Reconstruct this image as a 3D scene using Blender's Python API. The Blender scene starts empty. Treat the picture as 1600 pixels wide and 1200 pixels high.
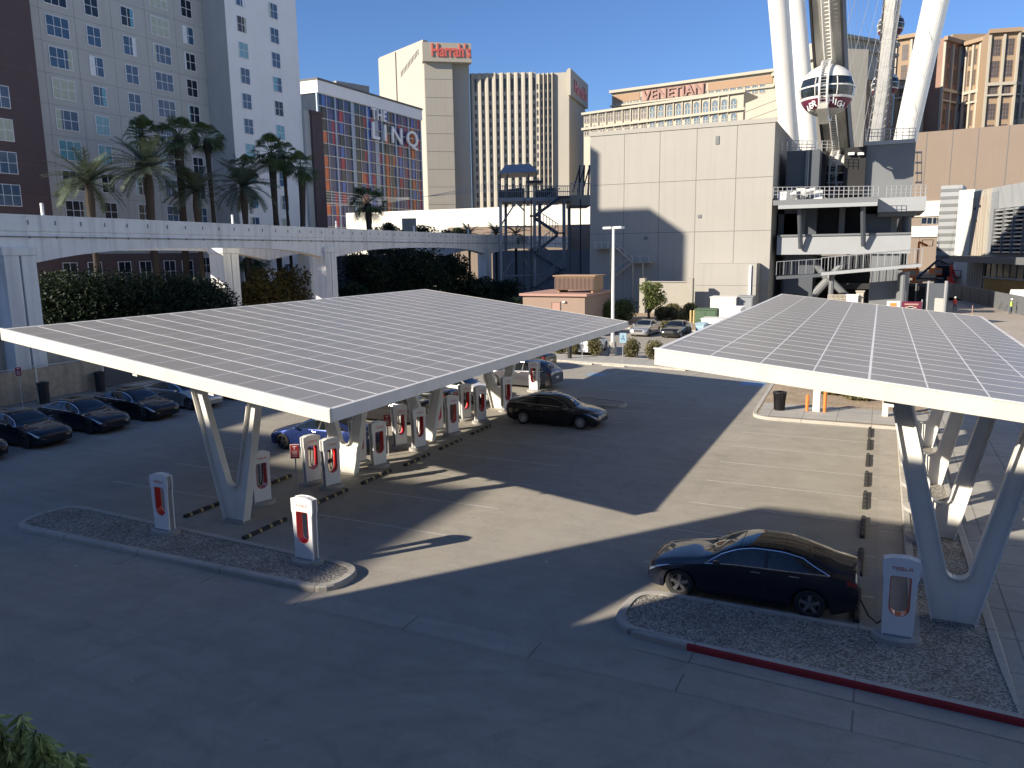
import bpy, bmesh, math, random
import numpy as np
from mathutils import Matrix, Vector
R_ = math.radians
random.seed(7)
SC = bpy.context.scene
COL = SC.collection
# ------------------------------------------------------------ camera, sky, sun, exposure
CF, CTH, CR, CH, CYAW = 1216.0, 0.1692, -0.0138, 8.1, R_(25.3)
_F = np.array([0, math.cos(CTH), -math.sin(CTH)]); _R0 = np.array([1.0, 0, 0]); _U0 = np.cross(_R0, _F)
_R = math.cos(CR)*_R0 + math.sin(CR)*_U0; _U = math.cos(CR)*_U0 - math.sin(CR)*_R0
_c, _s = math.cos(CYAW), math.sin(CYAW)
_M = np.array([[_c, -_s, 0], [_s, _c, 0], [0, 0, 1]])
_F, _R, _U = _M@_F, _M@_R, _M@_U
cam = bpy.data.cameras.new('camera'); camo = bpy.data.objects.new('camera', cam); COL.objects.link(camo)
cam.sensor_width = 36; cam.lens = 36*CF/1600; cam.clip_start = 0.1; cam.clip_end = 5000
m4 = Matrix.Identity(4)
for i in range(3):
    m4[i][0] = _R[i]; m4[i][1] = _U[i]; m4[i][2] = -_F[i]
m4[2][3] = CH
camo.matrix_world = m4; SC.camera = camo
SUN_EL, SHAD_AZ = R_(23.2), R_(38.4)          # shadows run towards azimuth 38.4 deg (from +Y to +X)
W = bpy.data.worlds.new('World'); SC.world = W; W.use_nodes = True
wn = W.node_tree.nodes; wl = W.node_tree.links
sky = wn.new('ShaderNodeTexSky'); sky.sky_type = 'NISHITA'; sky.sun_disc = False
sky.sun_elevation = SUN_EL; sky.sun_rotation = SHAD_AZ + math.pi
sky.air_density = 1.0; sky.dust_density = 0.15; sky.ozone_density = 3.5
tint = wn.new('ShaderNodeVectorMath'); tint.operation = 'MULTIPLY'; tint.inputs[1].default_value = (0.74, 0.90, 1.20)
wl.new(sky.outputs[0], tint.inputs[0]); wl.new(tint.outputs[0], wn['Background'].inputs[0]); wn['Background'].inputs[1].default_value = 0.066
sl = bpy.data.lights.new('sun', 'SUN'); sl.energy = 5.0; sl.angle = R_(0.55); sl.color = (1.0, 0.885, 0.72)
so = bpy.data.objects.new('sun', sl); COL.objects.link(so)
sdir = Vector((math.sin(SHAD_AZ)*math.cos(SUN_EL), math.cos(SHAD_AZ)*math.cos(SUN_EL), -math.sin(SUN_EL)))
so.rotation_euler = sdir.to_track_quat('-Z', 'Y').to_euler(); so.location = (-60, -60, 60)
SC.view_settings.view_transform = 'Standard'; SC.view_settings.look = 'None'
SC.view_settings.exposure = 0.95; SC.view_settings.gamma = 1

# ------------------------------------------------------------ where a sight line meets a real plane
def ray(u, v): return _F + _R*(u-800)/CF - _U*(v-600)/CF
def g(u, v, z=0.0):
    d = ray(u, v); t = (z-CH)/d[2]; return (d[0]*t, d[1]*t, z)
def atY(u, v, Y): d = ray(u, v); t = Y/d[1]; return (d[0]*t, Y, CH+d[2]*t)
def atX(u, v, X): d = ray(u, v); t = X/d[0]; return (X, d[1]*t, CH+d[2]*t)
def atD(u, v, D):
    d = ray(u, v); t = D/(-_s*d[0]+_c*d[1]); return (d[0]*t, d[1]*t, CH+d[2]*t)

# ------------------------------------------------------------ materials
MATS = {}
def mat(name, col, rough=0.7, metal=0.0, var=0.12, scale=1.5, bump=0.0, bscale=40, spec=0.5, coat=0.0, emis=None, stain=0.0):
    if name in MATS: return MATS[name]
    m = bpy.data.materials.new(name); m.use_nodes = True; n = m.node_tree.nodes; l = m.node_tree.links
    b = n['Principled BSDF']; b.inputs['Roughness'].default_value = rough; b.inputs['Metallic'].default_value = metal
    b.inputs['Specular IOR Level'].default_value = spec; b.inputs['Coat Weight'].default_value = coat
    b.inputs['Coat Roughness'].default_value = 0.04
    tc = n.new('ShaderNodeTexCoord'); nz = n.new('ShaderNodeTexNoise'); nz.inputs['Scale'].default_value = scale
    nz.inputs['Detail'].default_value = 6; nz.inputs['Roughness'].default_value = 0.65
    l.new(tc.outputs['Object'], nz.inputs['Vector'])
    mr = n.new('ShaderNodeMapRange'); mr.inputs['From Min'].default_value = 0.3; mr.inputs['From Max'].default_value = 0.7
    mr.inputs['To Min'].default_value = 1-var; mr.inputs['To Max'].default_value = 1+var
    l.new(nz.outputs['Fac'], mr.inputs['Value'])
    mx = n.new('ShaderNodeVectorMath'); mx.operation = 'SCALE'; mx.inputs[0].default_value = col[:3]
    l.new(mr.outputs[0], mx.inputs['Scale'])
    out = mx.outputs[0]
    if stain:   # vertical weathering streaks
        mp = n.new('ShaderNodeMapping'); mp.inputs['Scale'].default_value = (1.6, 1.6, 0.07)
        l.new(tc.outputs['Object'], mp.inputs[0]); n2 = n.new('ShaderNodeTexNoise'); n2.inputs['Scale'].default_value = 1.0; n2.inputs['Detail'].default_value = 5
        l.new(mp.outputs[0], n2.inputs['Vector'])
        r2 = n.new('ShaderNodeMapRange'); r2.inputs['From Min'].default_value = 0.5; r2.inputs['From Max'].default_value = 0.75
        r2.inputs['To Min'].default_value = 1; r2.inputs['To Max'].default_value = 1-stain
        l.new(n2.outputs['Fac'], r2.inputs['Value'])
        m2 = n.new('ShaderNodeVectorMath'); m2.operation = 'SCALE'; l.new(out, m2.inputs[0]); l.new(r2.outputs[0], m2.inputs['Scale']); out = m2.outputs[0]
    l.new(out, b.inputs['Base Color'])
    if bump:
        nb = n.new('ShaderNodeTexNoise'); nb.inputs['Scale'].default_value = bscale; nb.inputs['Detail'].default_value = 4
        l.new(tc.outputs['Object'], nb.inputs['Vector'])
        bp = n.new('ShaderNodeBump'); bp.inputs['Strength'].default_value = bump; bp.inputs['Distance'].default_value = 0.02
        l.new(nb.outputs['Fac'], bp.inputs['Height']); l.new(bp.outputs[0], b.inputs['Normal'])
    if emis:
        b.inputs['Emission Color'].default_value = (*emis[:3], 1); b.inputs['Emission Strength'].default_value = emis[3]
    MATS[name] = m; m['_b'] = 1
    return m
def srgb(r, g_, b): return tuple(((x/255)/12.92 if x/255 <= 0.04045 else (((x/255)+0.055)/1.055)**2.4) for x in (r, g_, b))

def ground_mat(name, col, slab=0.0, tint=(1, 0.97, 0.93), lanes=False):
    m = bpy.data.materials.new(name); m.use_nodes = True; n = m.node_tree.nodes; l = m.node_tree.links
    b = n['Principled BSDF']; b.inputs['Roughness'].default_value = 0.92; b.inputs['Specular IOR Level'].default_value = 0.25
    tc = n.new('ShaderNodeTexCoord')
    def noise(sc, det=6, rough=0.6, vec=None, dist=0.0):
        k = n.new('ShaderNodeTexNoise'); k.inputs['Scale'].default_value = sc; k.inputs['Detail'].default_value = det
        k.inputs['Roughness'].default_value = rough; k.inputs['Distortion'].default_value = dist
        l.new(vec or tc.outputs['Object'], k.inputs['Vector']); return k.outputs['Fac']
    def rng(v, a, b_, c, d):
        k = n.new('ShaderNodeMapRange'); k.inputs[1].default_value = a; k.inputs[2].default_value = b_; k.inputs[3].default_value = c; k.inputs[4].default_value = d
        l.new(v, k.inputs[0]); return k.outputs[0]
    def mul(a, b_):
        k = n.new('ShaderNodeMath'); k.operation = 'MULTIPLY'; l.new(a, k.inputs[0]); l.new(b_, k.inputs[1]); return k.outputs[0]
    f = mul(rng(noise(0.12), 0.3, 0.7, 0.90, 1.10), rng(noise(1.3, 8, 0.7), 0.3, 0.7, 0.93, 1.07))
    f = mul(f, rng(noise(55, 3), 0.3, 0.7, 0.86, 1.14))
    f = mul(f, rng(noise(0.55, 5, 0.75, dist=1.2), 0.58, 0.78, 1.0, 0.78))      # oil and tyre stains
    f = mul(f, rng(noise(2.6, 3, 0.5), 0.70, 0.78, 1.0, 0.72))                   # small oil drips
    f = mul(f, rng(noise(0.25, 6, 0.8, dist=2.5), 0.47, 0.50, 0.96, 1.02))       # patch edges
    mp = n.new('ShaderNodeMapping'); mp.inputs['Scale'].default_value = (0.12, 2.4, 1); l.new(tc.outputs['Object'], mp.inputs[0])
    f = mul(f, rng(noise(1.0, 5, 0.6, mp.outputs[0]), 0.35, 0.7, 1.04, 0.94))     # drag marks across the bays
    vo = n.new('ShaderNodeTexVoronoi'); vo.feature = 'DISTANCE_TO_EDGE'; vo.inputs['Scale'].default_value = 0.22
    nz = n.new('ShaderNodeTexNoise'); nz.inputs['Scale'].default_value = 0.8; nz.inputs['Detail'].default_value = 5; l.new(tc.outputs['Object'], nz.inputs['Vector'])
    va = n.new('ShaderNodeVectorMath'); va.operation = 'ADD'; l.new(tc.outputs['Object'], va.inputs[0]); l.new(nz.outputs['Color'], va.inputs[1]); l.new(va.outputs[0], vo.inputs['Vector'])
    f = mul(f, rng(vo.outputs['Distance'], 0.0, 0.004, 0.90, 1.0))              # hairline cracks
    if slab:
        br = n.new('ShaderNodeTexBrick'); br.offset = 0; br.inputs['Scale'].default_value = 1; br.inputs['Mortar Size'].default_value = 0.02
        br.inputs['Brick Width'].default_value = slab; br.inputs['Row Height'].default_value = slab
        br.inputs['Color1'].default_value = (1, 1, 1, 1); br.inputs['Color2'].default_value = (.92, .92, .92, 1); br.inputs['Mortar'].default_value = (.55, .55, .55, 1)
        l.new(tc.outputs['Object'], br.inputs['Vector'])
        rgb = n.new('ShaderNodeRGBToBW'); l.new(br.outputs['Color'], rgb.inputs[0]); f = mul(f, rgb.outputs[0])
    sc = n.new('ShaderNodeVectorMath'); sc.operation = 'SCALE'; sc.inputs[0].default_value = col; l.new(f, sc.inputs['Scale'])
    l.new(sc.outputs[0], b.inputs['Base Color'])
    bp = n.new('ShaderNodeBump'); bp.inputs['Strength'].default_value = 0.35; bp.inputs['Distance'].default_value = 0.01
    l.new(noise(90, 3), bp.inputs['Height']); l.new(bp.outputs[0], b.inputs['Normal'])
    MATS[name] = m; return m
def gravel_mat(name, c1, c2):
    m = bpy.data.materials.new(name); m.use_nodes = True; n = m.node_tree.nodes; l = m.node_tree.links
    b = n['Principled BSDF']; b.inputs['Roughness'].default_value = 0.95; b.inputs['Specular IOR Level'].default_value = 0.2
    tc = n.new('ShaderNodeTexCoord'); vo = n.new('ShaderNodeTexVoronoi'); vo.inputs['Scale'].default_value = 30
    l.new(tc.outputs['Object'], vo.inputs['Vector'])
    bw = n.new('ShaderNodeSeparateColor'); l.new(vo.outputs['Color'], bw.inputs[0])
    cr = n.new('ShaderNodeValToRGB'); cr.color_ramp.elements[0].color = (*c1, 1); cr.color_ramp.elements[1].color = (*c2, 1)
    e = cr.color_ramp.elements.new(0.6); e.color = (*[(a+b_)/2 for a, b_ in zip(c1, c2)], 1)
    l.new(bw.outputs[0], cr.inputs[0])
    nz = n.new('ShaderNodeTexNoise'); nz.inputs['Scale'].default_value = 0.9; nz.inputs['Detail'].default_value = 5; l.new(tc.outputs['Object'], nz.inputs['Vector'])
    mr = n.new('ShaderNodeMapRange'); mr.inputs[1].default_value = .3; mr.inputs[2].default_value = .7; mr.inputs[3].default_value = .8; mr.inputs[4].default_value = 1.15; l.new(nz.outputs['Fac'], mr.inputs[0])
    sc = n.new('ShaderNodeVectorMath'); sc.operation = 'SCALE'; l.new(cr.outputs[0], sc.inputs[0]); l.new(mr.outputs[0], sc.inputs['Scale'])
    l.new(sc.outputs[0], b.inputs['Base Color'])
    bp = n.new('ShaderNodeBump'); bp.inputs['Strength'].default_value = 1.0; bp.inputs['Distance'].default_value = 0.03; bp.invert = True
    l.new(vo.outputs['Distance'], bp.inputs['Height']); l.new(bp.outputs[0], b.inputs['Normal'])
    MATS[name] = m; return m
def leaf_mat(name, c1, c2, trans=0.25):
    m = bpy.data.materials.new(name); m.use_nodes = True; n = m.node_tree.nodes; l = m.node_tree.links
    b = n['Principled BSDF']; b.inputs['Roughness'].default_value = 0.6; b.inputs['Specular IOR Level'].default_value = 0.3
    ge = n.new('ShaderNodeNewGeometry'); tc = n.new('ShaderNodeTexCoord'); nz = n.new('ShaderNodeTexNoise'); nz.inputs['Scale'].default_value = 1.7; nz.inputs['Detail'].default_value = 4
    l.new(tc.outputs['Object'], nz.inputs['Vector'])
    ad = n.new('ShaderNodeMath'); ad.operation = 'MULTIPLY_ADD'; ad.inputs[1].default_value = 0.5; l.new(ge.outputs['Random Per Island'], ad.inputs[0])
    ml = n.new('ShaderNodeMath'); ml.operation = 'MULTIPLY'; ml.inputs[1].default_value = 0.5; l.new(nz.outputs['Fac'], ml.inputs[0]); l.new(ml.outputs[0], ad.inputs[2])
    cr = n.new('ShaderNodeValToRGB'); cr.color_ramp.elements[0].position = .2; cr.color_ramp.elements[1].position = .8
    cr.color_ramp.elements[0].color = (*c1, 1); cr.color_ramp.elements[1].color = (*c2, 1); l.new(ad.outputs[0], cr.inputs[0]); l.new(cr.outputs[0], b.inputs['Base Color'])
    tr = n.new('ShaderNodeBsdfTranslucent'); l.new(cr.outputs[0], tr.inputs[0]); mx = n.new('ShaderNodeMixShader'); mx.inputs[0].default_value = trans
    l.new(b.outputs[0], mx.inputs[1]); l.new(tr.outputs[0], mx.inputs[2]); l.new(mx.outputs[0], n['Material Output'].inputs[0])
    MATS[name] = m; return m

M = {}
def dm(k, *a, **kw): M[k] = mat(k, *a, **kw)
M['asphalt'] = ground_mat('worn_concrete_paving', (0.305, 0.285, 0.245))
M['plaza'] = ground_mat('plaza_concrete', (0.34, 0.30, 0.255))
M['walk'] = ground_mat('sidewalk_concrete', (0.36, 0.35, 0.325), slab=1.5)
M['gutter'] = ground_mat('gutter_concrete', (0.335, 0.312, 0.272), slab=3.0)
M['kerb'] = ground_mat('kerb_concrete', (0.40, 0.38, 0.34), slab=3.0)
M['redkerb'] = ground_mat('red_kerb_paint', (0.30, 0.035, 0.04))
M['gravel'] = gravel_mat('grey_gravel', (0.12, 0.11, 0.095), (0.52, 0.49, 0.43))
M['tangravel'] = gravel_mat('tan_gravel', (0.24, 0.18, 0.12), (0.55, 0.44, 0.32))
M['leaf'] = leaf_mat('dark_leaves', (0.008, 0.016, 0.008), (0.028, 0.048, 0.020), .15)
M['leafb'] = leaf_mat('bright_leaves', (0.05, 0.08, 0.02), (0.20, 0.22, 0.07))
M['leafo'] = leaf_mat('olive_shrub', (0.07, 0.07, 0.03), (0.22, 0.20, 0.10))
M['leafr'] = leaf_mat('autumn_leaves', (0.03, 0.035, 0.012), (0.13, 0.10, 0.03))
M['palm'] = leaf_mat('fan_palm_leaf', (0.028, 0.055, 0.022), (0.13, 0.18, 0.07))
M['date'] = leaf_mat('date_palm_leaf', (0.05, 0.075, 0.055), (0.14, 0.18, 0.125))
dm('bark', (0.045, 0.037, 0.031), .95, var=.3, scale=8, bump=.6)
dm('cream', (0.62, 0.60, 0.53), .45, var=.05, scale=.8, stain=.08)
dm('whitesteel', (0.72, 0.71, 0.67), .42, var=.05, stain=.10)
dm('panel', (0.285, 0.272, 0.245), .38, var=.06, scale=.7, spec=.8)
dm('silverline', (0.80, 0.79, 0.76), .4, var=.03)
dm('charger', (0.78, 0.78, 0.78), .22, var=.02, coat=.5)
dm('chargerside', (0.28, 0.285, 0.29), .35, .2, var=.04)
dm('red', (0.55, 0.015, 0.015), .28, var=.05, coat=.4)
dm('redtext', (0.6, 0.03, 0.03), .5, var=.02)
dm('plinth', (0.33, 0.32, 0.30), .9, var=.1, scale=6)
dm('rubber', (0.022, 0.022, 0.024), .8, var=.2, scale=12, bump=.3)
dm('yellow', (0.42, 0.32, 0.15), .8, var=.35, scale=14)
dm('worn', (0.10, 0.09, 0.07), .9, var=.4, scale=14)
dm('black', (0.015, 0.015, 0.017), .5, var=.1)
dm('chrome', (0.75, 0.76, 0.78), .14, 1.0, var=.02)
dm('tyre', (0.02, 0.02, 0.021), .85, var=.15, scale=20)
dm('alloy', (0.42, 0.43, 0.45), .28, .9, var=.05)
dm('alloyn', (0.34, 0.35, 0.37), .3, .85, var=.05)
dm('alloyb', (0.70, 0.70, 0.70), .25, .7, var=.05)
dm('alloyd', (0.16, 0.165, 0.175), .3, .9, var=.05)
dm('glass', (0.008, 0.011, 0.014), .04, 0, var=.05, spec=.6, coat=.15)
dm('glassi', (0.016, 0.022, 0.026), .04, 0, var=.6, scale=4.5, spec=.6, coat=.15)
dm('lamp', (0.55, 0.58, 0.62), .06, .4, var=.1, scale=20, coat=1)
dm('tail', (0.22, 0.008, 0.008), .1, var=.05, coat=1)
def paint(k, col, metal=.35, rough=.28): dm(k, col, rough, metal, var=.03, coat=1.0, spec=.15)
paint('p_black', (0.006, 0.006, 0.008), 0, .6); paint('p_navy', (0.004, 0.007, 0.016), 0, .6); paint('p_blue', (0.022, 0.04, 0.15), .5)
paint('p_white', (0.78, 0.78, 0.77), 0, .3); paint('p_silver', (0.45, 0.45, 0.45), .7); paint('p_grey', (0.10, 0.10, 0.115), .6); paint('p_dgreen', (0.012, 0.014, 0.012), .2)
dm('mono', (0.70, 0.71, 0.70), .75, var=.07, scale=.6, stain=.28, bump=.1)
dm('monod', (0.20, 0.20, 0.20), .8, var=.2, scale=2)
dm('h_grey', (0.46, 0.46, 0.44), .85, var=.05, scale=.25, stain=.08)
dm('h_white', (0.80, 0.80, 0.79), .85, var=.04, scale=.25, stain=.05)
dm('h_brown', (0.105, 0.075, 0.078), .9, var=.08, scale=.8)
dm('slab', (0.58, 0.66, 0.74), .7, var=.08, scale=.2)
dm('seam', (0.12, 0.12, 0.12), .9, var=.1)
dm('w_frame', (0.72, 0.74, 0.76), .5, var=.03)
dm('w_blue', (0.045, 0.10, 0.18), .2, var=.25, scale=.6, spec=.4)
dm('w_dark', (0.012, 0.018, 0.03), .15, var=.3, scale=.6, spec=.4)
dm('w_curtain', (0.42, 0.45, 0.36), .5, var=.15, scale=3)
dm('w_teal', (0.10, 0.30, 0.36), .15, var=.2, scale=1.2, spec=.8)
dm('l_navy', (0.03, 0.055, 0.17), .15, var=.3, scale=.3); dm('l_teal', (0.02, 0.045, 0.06), .12, var=.3, scale=.3); dm('l_orange', (0.62, 0.16, 0.06), .4, var=.15, scale=.5)
dm('l_red', (0.42, 0.055, 0.07), .4, var=.15, scale=.5); dm('l_violet', (0.05, 0.045, 0.16), .2, var=.25, scale=.4); dm('l_pale', (0.30, 0.38, 0.48), .3, var=.15); dm('l_blue', (0.05, 0.13, 0.42), .2, var=.2)
dm('har', (0.37, 0.345, 0.295), .85, var=.04, scale=.08, stain=.05); dm('harw', (0.055, 0.055, 0.055), .25, var=.3, scale=.2)
dm('ven', (0.38, 0.35, 0.29), .85, var=.05, scale=.1); dm('ventan', (0.30, 0.20, 0.13), .85, var=.05, scale=.1); dm('venrose', (0.36, 0.22, 0.18), .85, var=.06, scale=.1)
dm('venw', (0.10, 0.15, 0.19), .12, var=.35, scale=.25, spec=.9); dm('venwd', (0.07, 0.06, 0.06), .25, var=.35, scale=.25)
dm('pal', (0.29, 0.21, 0.14), .85, var=.05, scale=.1); dm('palr', (0.24, 0.15, 0.12), .8, var=.08, scale=.2)
dm('bigwall', (0.315, 0.305, 0.28), .85, var=.04, scale=.12, stain=.07); dm('lowwall', (0.30, 0.285, 0.25), .9, var=.06, scale=1)
dm('tanwall', (0.205, 0.162, 0.13), .85, var=.04, scale=.12, stain=.05)
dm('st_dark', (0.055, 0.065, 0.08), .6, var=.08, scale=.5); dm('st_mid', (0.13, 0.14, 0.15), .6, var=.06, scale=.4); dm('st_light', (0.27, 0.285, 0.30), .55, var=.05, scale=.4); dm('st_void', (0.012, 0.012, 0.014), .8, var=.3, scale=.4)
dm('rail', (0.45, 0.46, 0.47), .4, .5, var=.05); dm('steelb', (0.23, 0.245, 0.265), .55, .1, var=.08); dm('darksteel', (0.03, 0.04, 0.06), .5, .2, var=.1)
dm('wheelwhite', (0.64, 0.63, 0.60), .35, var=.04, scale=.3, stain=.05); dm('rim', (0.42, 0.41, 0.37), .45, .3, var=.15, scale=.6); dm('rimd', (0.03, 0.03, 0.035), .6, var=.1)
dm('magenta', (0.11, 0.014, 0.04), .4, var=.08); dm('orange', (0.75, 0.20, 0.04), .6, var=.1); dm('conred', (0.65, 0.05, 0.03), .6, var=.1)
dm('conyel', (0.42, 0.24, 0.06), .7, var=.15, scale=.5); dm('hivis', (0.45, 0.85, 0.08), .7, var=.05); dm('skin', (0.30, 0.16, 0.10), .6); dm('jeans', (0.05, 0.06, 0.10), .9)
dm('green', (0.05, 0.10, 0.055), .6, var=.08); dm('pale', (0.62, 0.62, 0.60), .6, var=.06); dm('ltblue', (0.30, 0.45, 0.55), .5, var=.05); dm('shed', (0.26, 0.19, 0.155), .9, var=.05, scale=.8)
dm('fence', (0.36, 0.30, 0.22), .9, var=.2, scale=3, stain=.3); dm('dirtwall', (0.36, 0.34, 0.30), .9, var=.1, scale=.6, stain=.45)
dm('signred', (0.32, 0.02, 0.03), .5, var=.05); dm('white', (0.8, 0.8, 0.8), .5, var=.03); dm('linepaint', (0.40, 0.385, 0.35), .85, var=.18, scale=6); dm('adablue', (0.20, 0.32, 0.46), .8, var=.2, scale=3)
dm('dirt', (0.38, 0.28, 0.18), .95, var=.2, scale=.5)

# ------------------------------------------------------------ mesh helpers
class MB:
    def __init__(s): s.v = []; s.f = []; s.m = []; s.ms = []
    def _mi(s, m):
        if m not in s.ms: s.ms.append(m)
        return s.ms.index(m)
    def poly(s, pts, m=None):
        k = len(s.v); s.v += [tuple(p) for p in pts]; s.f.append(list(range(k, k+len(pts)))); s.m.append(s._mi(m)); return s
    def box(s, a, b, m=None):
        x0, y0, z0 = [min(a[i], b[i]) for i in range(3)]; x1, y1, z1 = [max(a[i], b[i]) for i in range(3)]
        k = len(s.v); s.v += [(x0, y0, z0), (x1, y0, z0), (x1, y1, z0), (x0, y1, z0), (x0, y0, z1), (x1, y0, z1), (x1, y1, z1), (x0, y1, z1)]
        for q in ((0, 3, 2, 1), (4, 5, 6, 7), (0, 1, 5, 4), (1, 2, 6, 5), (2, 3, 7, 6), (3, 0, 4, 7)): s.f.append([k+i for i in q]); s.m.append(s._mi(m))
        return s
    def prism(s, pts, z0, z1, m=None):      # plan polygon (ccw)
        n = len(pts); k = len(s.v); s.v += [(p[0], p[1], z0) for p in pts]+[(p[0], p[1], z1) for p in pts]; mi = s._mi(m)
        s.f.append([k+i for i in range(n-1, -1, -1)]); s.m.append(mi); s.f.append([k+n+i for i in range(n)]); s.m.append(mi)
        for i in range(n): j = (i+1) % n; s.f.append([k+i, k+j, k+n+j, k+n+i]); s.m.append(mi)
        return s
    def slab(s, pts, d, m=None):            # 3-D polygon extruded by vector d
        n = len(pts); k = len(s.v); s.v += [tuple(p) for p in pts]+[tuple(p[i]+d[i] for i in range(3)) for p in pts]; mi = s._mi(m)
        s.f.append([k+i for i in range(n-1, -1, -1)]); s.m.append(mi); s.f.append([k+n+i for i in range(n)]); s.m.append(mi)
        for i in range(n): j = (i+1) % n; s.f.append([k+i, k+j, k+n+j, k+n+i]); s.m.append(mi)
        return s
    def tube(s, pts, r, m=None, n=8, cap=True):
        pts = [Vector(p) for p in pts]; rs = r if isinstance(r, (list, tuple)) else [r]*len(pts); k = len(s.v); mi = s._mi(m)
        prev = None
        for i, p in enumerate(pts):
            t = (pts[min(i+1, len(pts)-1)]-pts[max(i-1, 0)]).normalized()
            a = prev if prev is not None else (Vector((0, 0, 1)) if abs(t.z) < .9 else Vector((1, 0, 0)))
            a = (a - t*a.dot(t)).normalized(); b = t.cross(a); prev = a
            for j in range(n):
                an = 2*math.pi*j/n; q = p+(a*math.cos(an)+b*math.sin(an))*rs[i]; s.v.append(tuple(q))
        for i in range(len(pts)-1):
            for j in range(n):
                jj = (j+1) % n; s.f.append([k+i*n+j, k+i*n+jj, k+(i+1)*n+jj, k+(i+1)*n+j]); s.m.append(mi)
        if cap: s.f.append([k+j for j in range(n-1, -1, -1)]); s.m.append(mi); s.f.append([k+(len(pts)-1)*n+j for j in range(n)]); s.m.append(mi)
        return s
    def bar(s, a, b, w, m=None, h=None):     # square bar
        return s.tube([a, b], (w if h is None else max(w, h))*.707, m, 4)
    def lathe(s, prof, c=(0, 0, 0), m=None, n=24, axis='z'):
        k = len(s.v); mi = s._mi(m)
        for r, z in prof:
            for j in range(n):
                a = 2*math.pi*j/n; p = (r*math.cos(a), r*math.sin(a), z)
                if axis == 'y': p = (p[0], p[2], p[1])
                s.v.append((c[0]+p[0], c[1]+p[1], c[2]+p[2]))
        for i in range(len(prof)-1):
            for j in range(n):
                jj = (j+1) % n; q = [k+i*n+j, k+i*n+jj, k+(i+1)*n+jj, k+(i+1)*n+j]
                s.f.append(q if axis == 'z' else q[::-1]); s.m.append(mi)
        return s
    def grid(s, P, m=None, flip=False):
        a, b = len(P), len(P[0]); k = len(s.v); mi = s._mi(m)
        for row in P: s.v += [tuple(p) for p in row]
        for i in range(a-1):
            for j in range(b-1):
                q = [k+i*b+j, k+(i+1)*b+j, k+(i+1)*b+j+1, k+i*b+j+1]; s.f.append(q[::-1] if flip else q); s.m.append(mi)
        return s
    def build(s, name, m=None, parent=None, smooth=False, loc=None, bevel=0, ang=35):
        me = bpy.data.meshes.new(name); me.from_pydata(s.v, [], s.f)
        for x in s.ms: me.materials.append(x if x is not None else m)
        if not s.ms: me.materials.append(m)
        me.polygons.foreach_set('material_index', s.m)
        if smooth:
            me.polygons.foreach_set('use_smooth', [True]*len(me.polygons)); me.set_sharp_from_angle(angle=R_(ang))
        me.update()
        o = bpy.data.objects.new(name, me); COL.objects.link(o)
        if loc: o.location = loc
        if parent is not None:
            o.parent = parent
        if bevel:
            bv = o.modifiers.new('b', 'BEVEL'); bv.width = bevel; bv.segments = 2; bv.limit_method = 'ANGLE'
        return o
def part(mb, name, m, root, **kw):          # mesh given in world coordinates under a root that carries only a location
    o = mb.build(name, m, root, **kw)
    r = root
    off = Vector((0, 0, 0))
    while r is not None: off += Vector(r.location); r = r.parent
    for v in o.data.vertices: v.co -= off
    return o
def tag(o, label=None, cat=None, group=None, kind=None):
    if label: o['label'] = label
    if cat: o['category'] = cat
    if group: o['group'] = group
    if kind: o['kind'] = kind
    return o
def thing(name, label, cat, loc=(0, 0, 0), rz=0, group=None):
    o = bpy.data.objects.new(name, None); COL.objects.link(o); o.location = loc; o.rotation_euler = (0, 0, rz); o.empty_display_size = .3
    return tag(o, label, cat, group)
def struct(mb, name, m, **kw): return tag(mb.build(name, m, **kw), kind='structure')
def kids(o): return [c for c in KIDS if c.parent == o]
def dup(root, loc=None, rz=None, label=None, group=None):
    def cp(o, par):
        c = o.copy(); COL.objects.link(c)
        if par is not None: c.parent = par
        for ch in list(o.children): cp(ch, c)
        return c
    r = cp(root, None)
    if loc is not None: r.location = loc
    if rz is not None: r.rotation_euler = (0, 0, rz)
    if label: r['label'] = label
    if group: r['group'] = group
    return r
def text_mesh(txt, size, ext=0.01, bold=0.0, sx=1.0, space=1.0, m=None, name='lettering', parent=None, align='CENTER'):
    c = bpy.data.curves.new(name, 'FONT'); c.body = txt; c.size = size; c.extrude = ext; c.offset = bold; c.align_x = align; c.align_y = 'CENTER'; c.space_character = space
    o = bpy.data.objects.new(name, c); COL.objects.link(o)
    dg = bpy.context.evaluated_depsgraph_get(); me = bpy.data.meshes.new_from_object(o.evaluated_get(dg)); me.materials.clear(); me.materials.append(m)
    bpy.data.objects.remove(o); me.transform(Matrix.Scale(sx, 4, (1, 0, 0)))
    r = bpy.data.objects.new(name, me); COL.objects.link(r); r.parent = parent
    return r

# ============================================================ THE SETTING
struct(MB().box((-700, -300, -1.0), (700, 1200, 0.0)), 'ground', M['asphalt'])
E4 = 0.004
mb = MB()
def rect(x0, y0, x1, y1, z=E4): return [(x0, y0, z), (x1, y0, z), (x1, y1, z), (x0, y1, z)]
mb.poly(rect(-24.2, 13.25, 2.0, 13.93)); struct(mb, 'valley_gutter', M['gutter'])
mb = MB(); mb.poly([(-4.2, 14.45, 2*E4), (4.5, 13.95, 2*E4), (4.5, 14.5, 2*E4), (-2.9, 14.8, 2*E4)]); mb.poly(rect(.34, 17.1, .99, 37.9, 2*E4)); struct(mb, 'kerb_gutter', M['gutter'])
mb = MB(); mb.poly(rect(2.62, 8, 7.6, 60)); struct(mb, 'sidewalk', M['walk'])
mb = MB(); mb.poly(rect(7.62, 14, 60, 140)); mb.poly([(-8, 97, E4), (7.6, 70, E4), (7.6, 100.5, E4), (-12, 101, E4)]); struct(mb, 'plaza', M['plaza'])
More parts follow.
